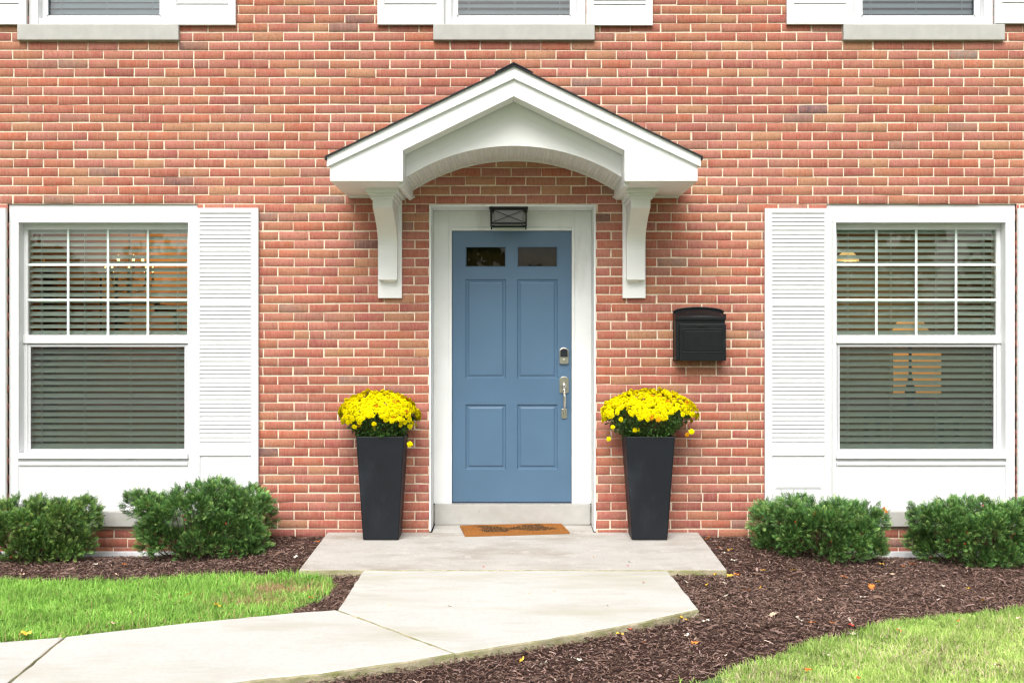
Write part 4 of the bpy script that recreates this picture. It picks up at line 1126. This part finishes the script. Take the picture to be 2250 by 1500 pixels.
    for k in range(80):
        a = 2*math.pi*k/80; e = Vector((cx-ox+math.cos(a)*hx*.75, (math.sin(a)*.2 if math.sin(a) < 0 else math.sin(a)*.1), zc-oz+r.uniform(-.03, .06))); s0 = Vector((math.cos(a)*.07, math.sin(a)*.07, 0))
        m = (s0*1.6+e)/2; b.tube([s0, m, e], [.0028, .0022, .0015], 4, False)
    b.build('stems', mat('mum_stem', (.06, .09, .03), .7), root)
    return root, (ox, oy, oz)
mum(pl1, 749, 922, 864, 5, 'round yellow chrysanthemum in the planter left of the door', .10, ((903, 976), (788, 934), (822, 938), (897, 938)))
mum(pl2, 1321, 1528, 860, 9, 'wider yellow chrysanthemum trailing blooms, in the planter right of the door', .14, ((1402, 943), (1396, 946), (1441, 967), (1511, 955), (1518, 948), (1336, 966), (1345, 938)))

# ------------------------------------------------------------------ mailbox
def mailbox():
    xc = (X(1478)+X(1593, -.12))/2; x0, x1 = X(1478.5), X(1592, -.06); w = (x1-x0)/2; cx = (x0+x1)/2
    zb = Z(792, -.05); r = tag(empty('mailbox', (cx, 0, zb)), 'black arched wall mailbox on the brick right of the door', 'mailbox')
    H = lambda p: Z(p, -.06)-zb
    arch = lambda h, zs, za, n=14: [(h*math.cos(math.pi*k/n), zs+(za-zs)*math.sin(math.pi*k/n)**.9) for k in range(n+1)]
    b = MB(); pts = [(-w, 0), (w, 0), (w, H(687))]+[(w*.96*math.cos(math.pi*k/16), H(685)+(H(676)-H(685))*math.sin(math.pi*k/16)) for k in range(1, 16)]+[(-w, H(687))]
    b.extr_y(pts, -.018, 0); b.build('back_plate', 'mailblack', r, .002)
    b = MB(); b.box(-w+.004, w-.006, -.118, -.018, .004, H(700)); b.build('box_body', 'mailblack', r, .004)
    # lid: arched hood sloping down to the front
    b = MB(); n = 16; prof = [(-.018, 1.0), (-.05, .9), (-.09, .55), (-.122, .18), (-.13, 0)]
    vs = []; fs = []
    for (yy, f) in prof:
        for k in range(n+1):
            u = -1+2*k/n; top = H(697)+(H(689)-H(697))*f+(H(679)-H(689))*f*(1-u*u)
            vs.append((u*(w-.001), yy, top))
    for i in range(len(prof)-1):
        for k in range(n): a = i*(n+1)+k; fs.append((a, a+n+1, a+n+2, a+1))
    b.add(vs, fs)
    b.box(-w+.001, w-.001, -.132, -.128, H(703), H(697)+.001); b.box(-w+.001, -w+.004, -.13, -.018, H(703), H(690)); b.box(w-.004, w-.001, -.13, -.018, H(703), H(690))
    b.build('lid', 'mailblack', r, .001, smooth=False)
    b = MB()
    for k in range(15):   # rolled rim of the arch
        a0, a1 = math.pi*k/15, math.pi*(k+1)/15
        P = [(w*math.cos(a0), -.022, H(686)+(H(675)-H(686))*math.sin(a0)), (w*math.cos(a1), -.022, H(686)+(H(675)-H(686))*math.sin(a1))]
        b.tube(P, .0065, 6)
    b.build('rim', 'mailblack', r)
    b = MB(); f0, f1 = -w+.032, w-.001; zt = H(712)
    b.box(f0, f1, -.134, -.116, .0, zt); b.build('door', 'mailblack', r, .004)
    b = MB(); a, c, d, e = -w+.054, w-.024, H(775), H(723)
    b.box(a, c, -.137, -.133, e-.006, e); b.box(a, c, -.137, -.133, d, d+.006); b.box(a, a+.006, -.137, -.133, d+.006, e-.006); b.box(c-.006, c, -.137, -.133, d+.006, e-.006)
    b.box(a+.016, c-.016, -.1365, -.133, d+.016, e-.016)
    b.tube([(-.03, -.14, H(716)), (.03, -.14, H(716))], .004, 8)
    b.build('door_moulding', 'mailblack', r, .0015)
mailbox()

# ------------------------------------------------------------------ porch light
def porch_light():
    zt = Z(449.5)-.0145; cx = X(1117.5, .02); yc = .142
    r = tag(empty('porch_light', (cx, yc, zt)), 'black caged ceiling light over the blue door', 'ceiling light')
    h = .134; hp = .147; zb = -.138
    b = MB(); b.box(-hp, hp, -.138, .138, -.016, 0); b.build('ceiling_plate', 'blackmetal', r, .002)
    b = MB(); q = .005; d = .126
    for sx in (-1, 1):
        for sy in (-1, 1): b.box(sx*h-q, sx*h+q, sy*d-q, sy*d+q, zb-.012, -.016)
    for z in (zb+.012, ):
        for s in (-1, 1): b.box(-h+q, h-q, s*d-q*.9, s*d+q*.9, z-.006, z+.006); b.box(s*h-q*.9, s*h+q*.9, -d+q, d-q, z-.006, z+.006)
    for s in (-1, 1):
        b.tube([(-h, s*d, zb+.015), (h, s*d, -.018)], .0027, 6); b.tube([(-h, s*d, -.018), (h, s*d, zb+.015)], .0027, 6)
        b.tube([(s*h, -d, zb+.015), (s*h, d, -.018)], .0027, 6); b.tube([(s*h, -d, -.018), (s*h, d, zb+.015)], .0027, 6)
    b.build('cage', 'blackmetal', r)
    b = MB(); b.box(-.112, .112, -.10, .10, zb+.022, -.017); b.build('shade', 'frost', r, .006)
porch_light()

# ------------------------------------------------------------------ doormat
def doormat():
    o0 = Vector((-.355, -.192)); u = Vector((math.cos(R(8.2)), math.sin(R(8.2)))); v = Vector((-u.y, u.x)); Wd, Dp = .79, .38
    r = empty('doormat', (o0.x, o0.y, 0)); tag(r, 'orange coir doormat with a dark blurred print, askew on the porch', 'doormat')
    # dark silhouette: long low shape with two ends, as fractions of the mat
    shp = [(.12, .84), (.20, .70), (.17, .45), (.20, .22), (.42, .20), (.44, .36), (.52, .40), (.60, .28), (.72, .24), (.80, .26), (.92, .34), (.88, .50), (.80, .62), (.80, .90), (.60, .86), (.52, .66), (.44, .62), (.36, .78), (.22, .90)]
    def dark(a, b):
        r_ = False; n = len(shp)
        for i in range(n):
            x1, y1 = shp[i]; x2, y2 = shp[(i+1) % n]
            if (y1 > b) != (y2 > b) and a < (x2-x1)*(b-y1)/(y2-y1)+x1: r_ = not r_
        return r_
    b = MB(); b.cc = (.30, .13, .035)
    def pt(a, c, z): p = o0+u*(a*Wd)+v*(c*Dp); return (p.x-o0.x, p.y-o0.y, slab_z(p.y)+z)
    P = [pt(0, 0, .001), pt(1, 0, .001), pt(1, 1, .001), pt(0, 1, .001), pt(0, 0, .012), pt(1, 0, .012), pt(1, 1, .012), pt(0, 1, .012)]
    b.add(P, [(0, 1, 5, 4), (1, 2, 6, 5), (2, 3, 7, 6), (3, 0, 4, 7), (4, 5, 6, 7)])
    rr = random.Random(3)
    for _ in range(15000):
        a, c = rr.random(), rr.random(); k = dark(a+rr.gauss(0, .008), c+rr.gauss(0, .02))
        p = Vector(pt(a, c, .009)); t = Vector((rr.gauss(0, .0035), rr.gauss(0, .0035), rr.uniform(.006, .011))); s = Vector((rr.uniform(-1, 1), rr.uniform(-1, 1), 0)).normalized()*.0016
        m = rr.uniform(.6, 1.25); b.cc = tuple((q*m for q in ((.03, .032, .028) if k else (.47, .20, .05))))
        b.add([p-s, p+s, p+t], [(0, 1, 2)])
    b.build('coir_pile', 'col', r)
doormat()

# ------------------------------------------------------------------ fallen leaves
leafmats = {'yellow': (.80, .50, .05), 'orange': (.72, .22, .03), 'tan': (.68, .50, .36), 'red': (.55, .05, .03), 'cream': (.80, .74, .62)}
LM = {k: mat(k+'_leaf', v, .6, var=.2, vscale=60) for k, v in leafmats.items()}
where_txt = {'bed': 'lying on the brown mulch of the right bed', 'bedl': 'lying on the mulch under the left yews', 'lawnl': 'caught in the bright green left lawn', 'lawnr': 'lying in the pale right lawn', 'walk': 'lying flat on the pale walk', 'porch': 'lying on the porch slab', 'sill': 'between the two right yews'}
def leaf_mesh(seed, mt, size, lobed=True):
    r = random.Random(seed); b = MB(); n = 20
    pts = []
    for k in range(n):
        a = 2*math.pi*k/n
        rad = (.62+.38*abs(math.cos(2.5*a))**.7) if lobed else (.45+.5*abs(math.cos(a)))
        rad *= size*r.uniform(.85, 1.1)
        pts.append((rad*math.cos(a), rad*math.sin(a)*(1 if lobed else .6), size*(.25+.5*r.random())*abs(math.sin(a*1.5+seed))*.8))
    b.add([(0, 0, .003)]+pts, [(0, k+1, (k+1) % n+1) for k in range(n)])
    b.tube([(size*.5, 0, .004), (size*1.3, .004, .008)], .0009, 4)
    return b
leaf_list = [  # px, py, colour, place, size
 (1555, 1183, 'orange', 'bed', .035), (1580, 1203, 'orange', 'bed', .024), (1605, 1208, 'yellow', 'bed', .026), (1592, 1215, 'cream', 'bed', .026), (1612, 1231, 'cream', 'bed', .026),
 (1558, 1260, 'red', 'bed', .026), (1570, 1263, 'yellow', 'bed', .03), (1604, 1265, 'yellow', 'bed', .03), (1618, 1262, 'orange', 'bed', .026), (1552, 1285, 'yellow', 'bed', .024), (1507, 1278, 'cream', 'bed', .024), (1592, 1281, 'cream', 'bed', .022), (1594, 1310, 'cream', 'bed', .026),
 (1641, 1297, 'orange', 'bed', .026), (1668, 1293, 'yellow', 'bed', .03), (1675, 1253, 'yellow', 'bed', .028), (1745, 1252, 'yellow', 'bed', .024),
 (1500, 1360, 'yellow', 'bed', .034), (1551, 1364, 'cream', 'bed', .028), (1382, 1382, 'red', 'bed', .024), (1363, 1393, 'yellow', 'bed', .030), (1416, 1411, 'orange', 'bed', .022), (1510, 1395, 'cream', 'bed', .022), (1526, 1412, 'orange', 'bed', .026),
 (1147, 1450, 'yellow', 'bed', .028), (1195, 1458, 'cream', 'bed', .030), (1272, 1450, 'cream', 'bed', .030), (1855, 1268, 'orange', 'bed', .028), (1915, 1290, 'orange', 'bed', .035), (1930, 1278, 'yellow', 'bed', .024), (1896, 1312, 'cream', 'bed', .026), (1801, 1318, 'tan', 'bed', .026), (1960, 1262, 'tan', 'bed', .03),
 (2160, 1320, 'yellow', 'bed', .028), (2128, 1293, 'yellow', 'bed', .024), (2072, 1287, 'cream', 'bed', .02), (1755, 1361, 'cream', 'bed', .032), (1782, 1368, 'orange', 'bed', .026), (1828, 1368, 'orange', 'bed', .024), (1698, 1352, 'tan', 'bed', .05), (1870, 1373, 'red', 'bed', .022), (1874, 1393, 'cream', 'bed', .028),
 (1938, 1239, 'yellow', 'sill', .030), (1962, 1236, 'tan', 'sill', .024), (2005, 1240, 'orange', 'sill', .034), (1985, 1244, 'orange', 'sill', .024),
 (210, 1240, 'cream', 'bedl', .03), (273, 1240, 'orange', 'bedl', .026), (573, 1240, 'cream', 'bedl', .022), (48, 1262, 'tan', 'bedl', .024), (255, 1262, 'tan', 'bedl', .022), (661, 1205, 'tan', 'bedl', .024), (650, 1223, 'cream', 'bedl', .024), (699, 1190, 'orange', 'bedl', .026),
 (415, 1305, 'yellow', 'lawnl', .030), (478, 1330, 'yellow', 'lawnl', .034), (55, 1393, 'yellow', 'lawnl', .045), (247, 1369, 'tan', 'lawnl', .028), (683, 1312, 'orange', 'lawnl', .02),
 (1775, 1472, 'orange', 'lawnr', .032), (1886, 1490, 'orange', 'lawnr', .032), (2193, 1462, 'tan', 'lawnr', .036), (1975, 1385, 'orange', 'lawnr', .022), (2106, 1364, 'orange', 'lawnr', .02), (2238, 1357, 'tan', 'lawnr', .02), (1816, 1438, 'cream', 'lawnr', .024),
 (1414, 1280, 'tan', 'walk', .018), (1164, 1303, 'tan', 'walk', .012), (1219, 1298, 'tan', 'walk', .012), (1335, 1331, 'tan', 'walk', .014), (855, 1330, 'tan', 'walk', .014), (988, 1332, 'tan', 'walk', .014),
 (1304, 1224, 'yellow', 'porch', .016), (1384, 1234, 'cream', 'porch', .018), (1062, 1245, 'red', 'porch', .010), (1380, 1243, 'red', 'porch', .014)]
def P_on(py, px, zfun):
    d = 8
    for _ in range(60):
        d = .5*d+.5*(CAMZ-zfun(CAMY+d))*K/(py-750)
    return (px-1127)/K*d, CAMY+d
def spot(px, py, pl):
    if pl == 'walk': return 'on the pale walk'
    if pl == 'porch': return 'on the porch slab'
    if pl == 'lawnr': return 'in the pale right lawn'
    if pl == 'lawnl': return 'in the bright green left lawn'
    if pl == 'sill': return 'on mulch between the two right yews'
    if pl == 'bedl': return 'on mulch beside the porch slab, left side' if px > 620 else 'on mulch in front of the left yews'
    if px < 1300: return 'on mulch below the long front edge of the walk'
    if px < 1450: return 'on mulch just off the middle of the walk edge'
    if py > 1340 and px < 1620: return 'on mulch near the right tip of the walk'
    if py > 1340: return 'on mulch by the curved right lawn edge'
    if px < 1630 and py < 1245: return 'on mulch beside the right end of the porch slab'
    if px < 1630: return 'on mulch at the front right corner of the porch slab'
    if px < 1960: return 'on mulch in front of the dark yew'
    return 'on mulch in front of the rightmost yew'
ORD = {1: [''], 2: ['left one of two', 'right one of two'], 3: ['leftmost of three', 'middle of three', 'rightmost of three'], 4: ['leftmost of four', 'second from left of four', 'third from left of four', 'rightmost of four']}
def leaf_label(i):
    px, py, c, pl, sz = leaf_list[i]; w = spot(px, py, pl)
    same = sorted([(l[0], k) for k, l in enumerate(leaf_list) if l[2] == c and spot(l[0], l[1], l[3]) == w])
    n = len(same); r_ = [k for _, k in same].index(i)
    t = ORD[n][r_] if n in ORD else ('leftmost' if r_ == 0 else 'rightmost' if r_ == n-1 else ['', 'second', 'third', 'fourth', 'fifth', 'sixth'][r_]+' from left')+f' of {n}'
    return f'{c} leaf {w}'+(f', {t}' if t else '')
for i, (px_, py_, c, pl, sz) in enumerate(leaf_list):
    if pl == 'walk': x, y = Wk(px_, py_); z = walk_z(y)+.001
    elif pl == 'porch': x, y = P_on(py_, px_, slab_z); z = slab_z(y)+.001
    else:
        lift = {'bed': .02, 'sill': .02, 'bedl': .02}.get(pl, .045); x, y = G(px_, py_, lift); z = float(ground_z(x, y))+lift
    o = leaf_mesh(i, c, sz*.78, i % 3 != 0).build('fallen_leaf', LM[c])
    o.location = (x, y, z); o.rotation_euler = (random.gauss(0, .25), random.gauss(0, .25), random.uniform(0, 6.28))
    tag(o, leaf_label(i), 'leaf', 'fallen leaves scattered over the ground')
# leaves caught on the yews
for (px_, py_, c, yy, lab, sz) in ((1943, 1122, 'orange', -.72, 'orange leaf lodged on the right tip of the dark yew', .034), (1788, 1127, 'orange', -.84, 'orange leaf caught in the top of the dark yew', .022)):
    o = leaf_mesh(px_, c, sz).build('fallen_leaf', LM[c]); o.location = (X(px_, yy), yy, Z(py_, yy)); o.rotation_euler = (1.1, .4, .7); tag(o, lab, 'leaf')

# ------------------------------------------------------------------ woods across the street (they darken the window reflections)
def street():
    m = mat('asphalt', (.06, .06, .062), .9, var=.15, vscale=2)
    b = MB(); b.box(-140, 140, -30, -22, -.5, -.335); tag(b.build('street', m), kind='structure')
    b = MB(); b.box(-140, 140, -21.9, -21.7, -.5, -.22); tag(b.build('kerb', 'porch'), kind='structure')
street()
def woods():
    r = np.random.default_rng(77); Vs = []; Fs = []; Cs = []; cnt = 0
    for k in range(46):
        x = -75+k*3.3+r.normal(0, 1.2); y = -46+r.normal(0, 3); h = r.uniform(3.2, 7.0)
        if 12 < x < 17: h = 14
        n = int(700*h/8)
        d = r.normal(0, 1, (n, 3)); d /= np.linalg.norm(d, axis=1)[:, None]; rr = r.uniform(.5, 1, (n, 1))
        P = np.array([x, y, h*.55])+d*rr*np.array([2.6, 2.4, h*.48]); U = r.normal(0, 1, (n, 3)); U /= np.linalg.norm(U, axis=1)[:, None]; Wv = np.cross(U, r.normal(0, 1, (n, 3))); Wv /= np.linalg.norm(Wv, axis=1)[:, None]
        s = r.uniform(.25, .5, (n, 1)); vv = np.stack([P-U*s, P-Wv*s*.7, P+U*s, P+Wv*s*.7], 1).reshape(-1, 3); o = np.arange(n)*4+cnt; cnt += 4*n
        Vs.append(vv); Fs.append(np.stack([o, o+1, o+2, o+3], 1)); Cs.append(np.repeat(np.array([.05, .085, .03])*(.6+.8*r.random((n, 1))), 4, 0))
    tag(npmesh('distant_woods', np.concatenate(Vs), np.concatenate(Fs), 'needle', np.concatenate(Cs)), 'dark green woods across the street facing the house', 'woods', kind='stuff')
woods()
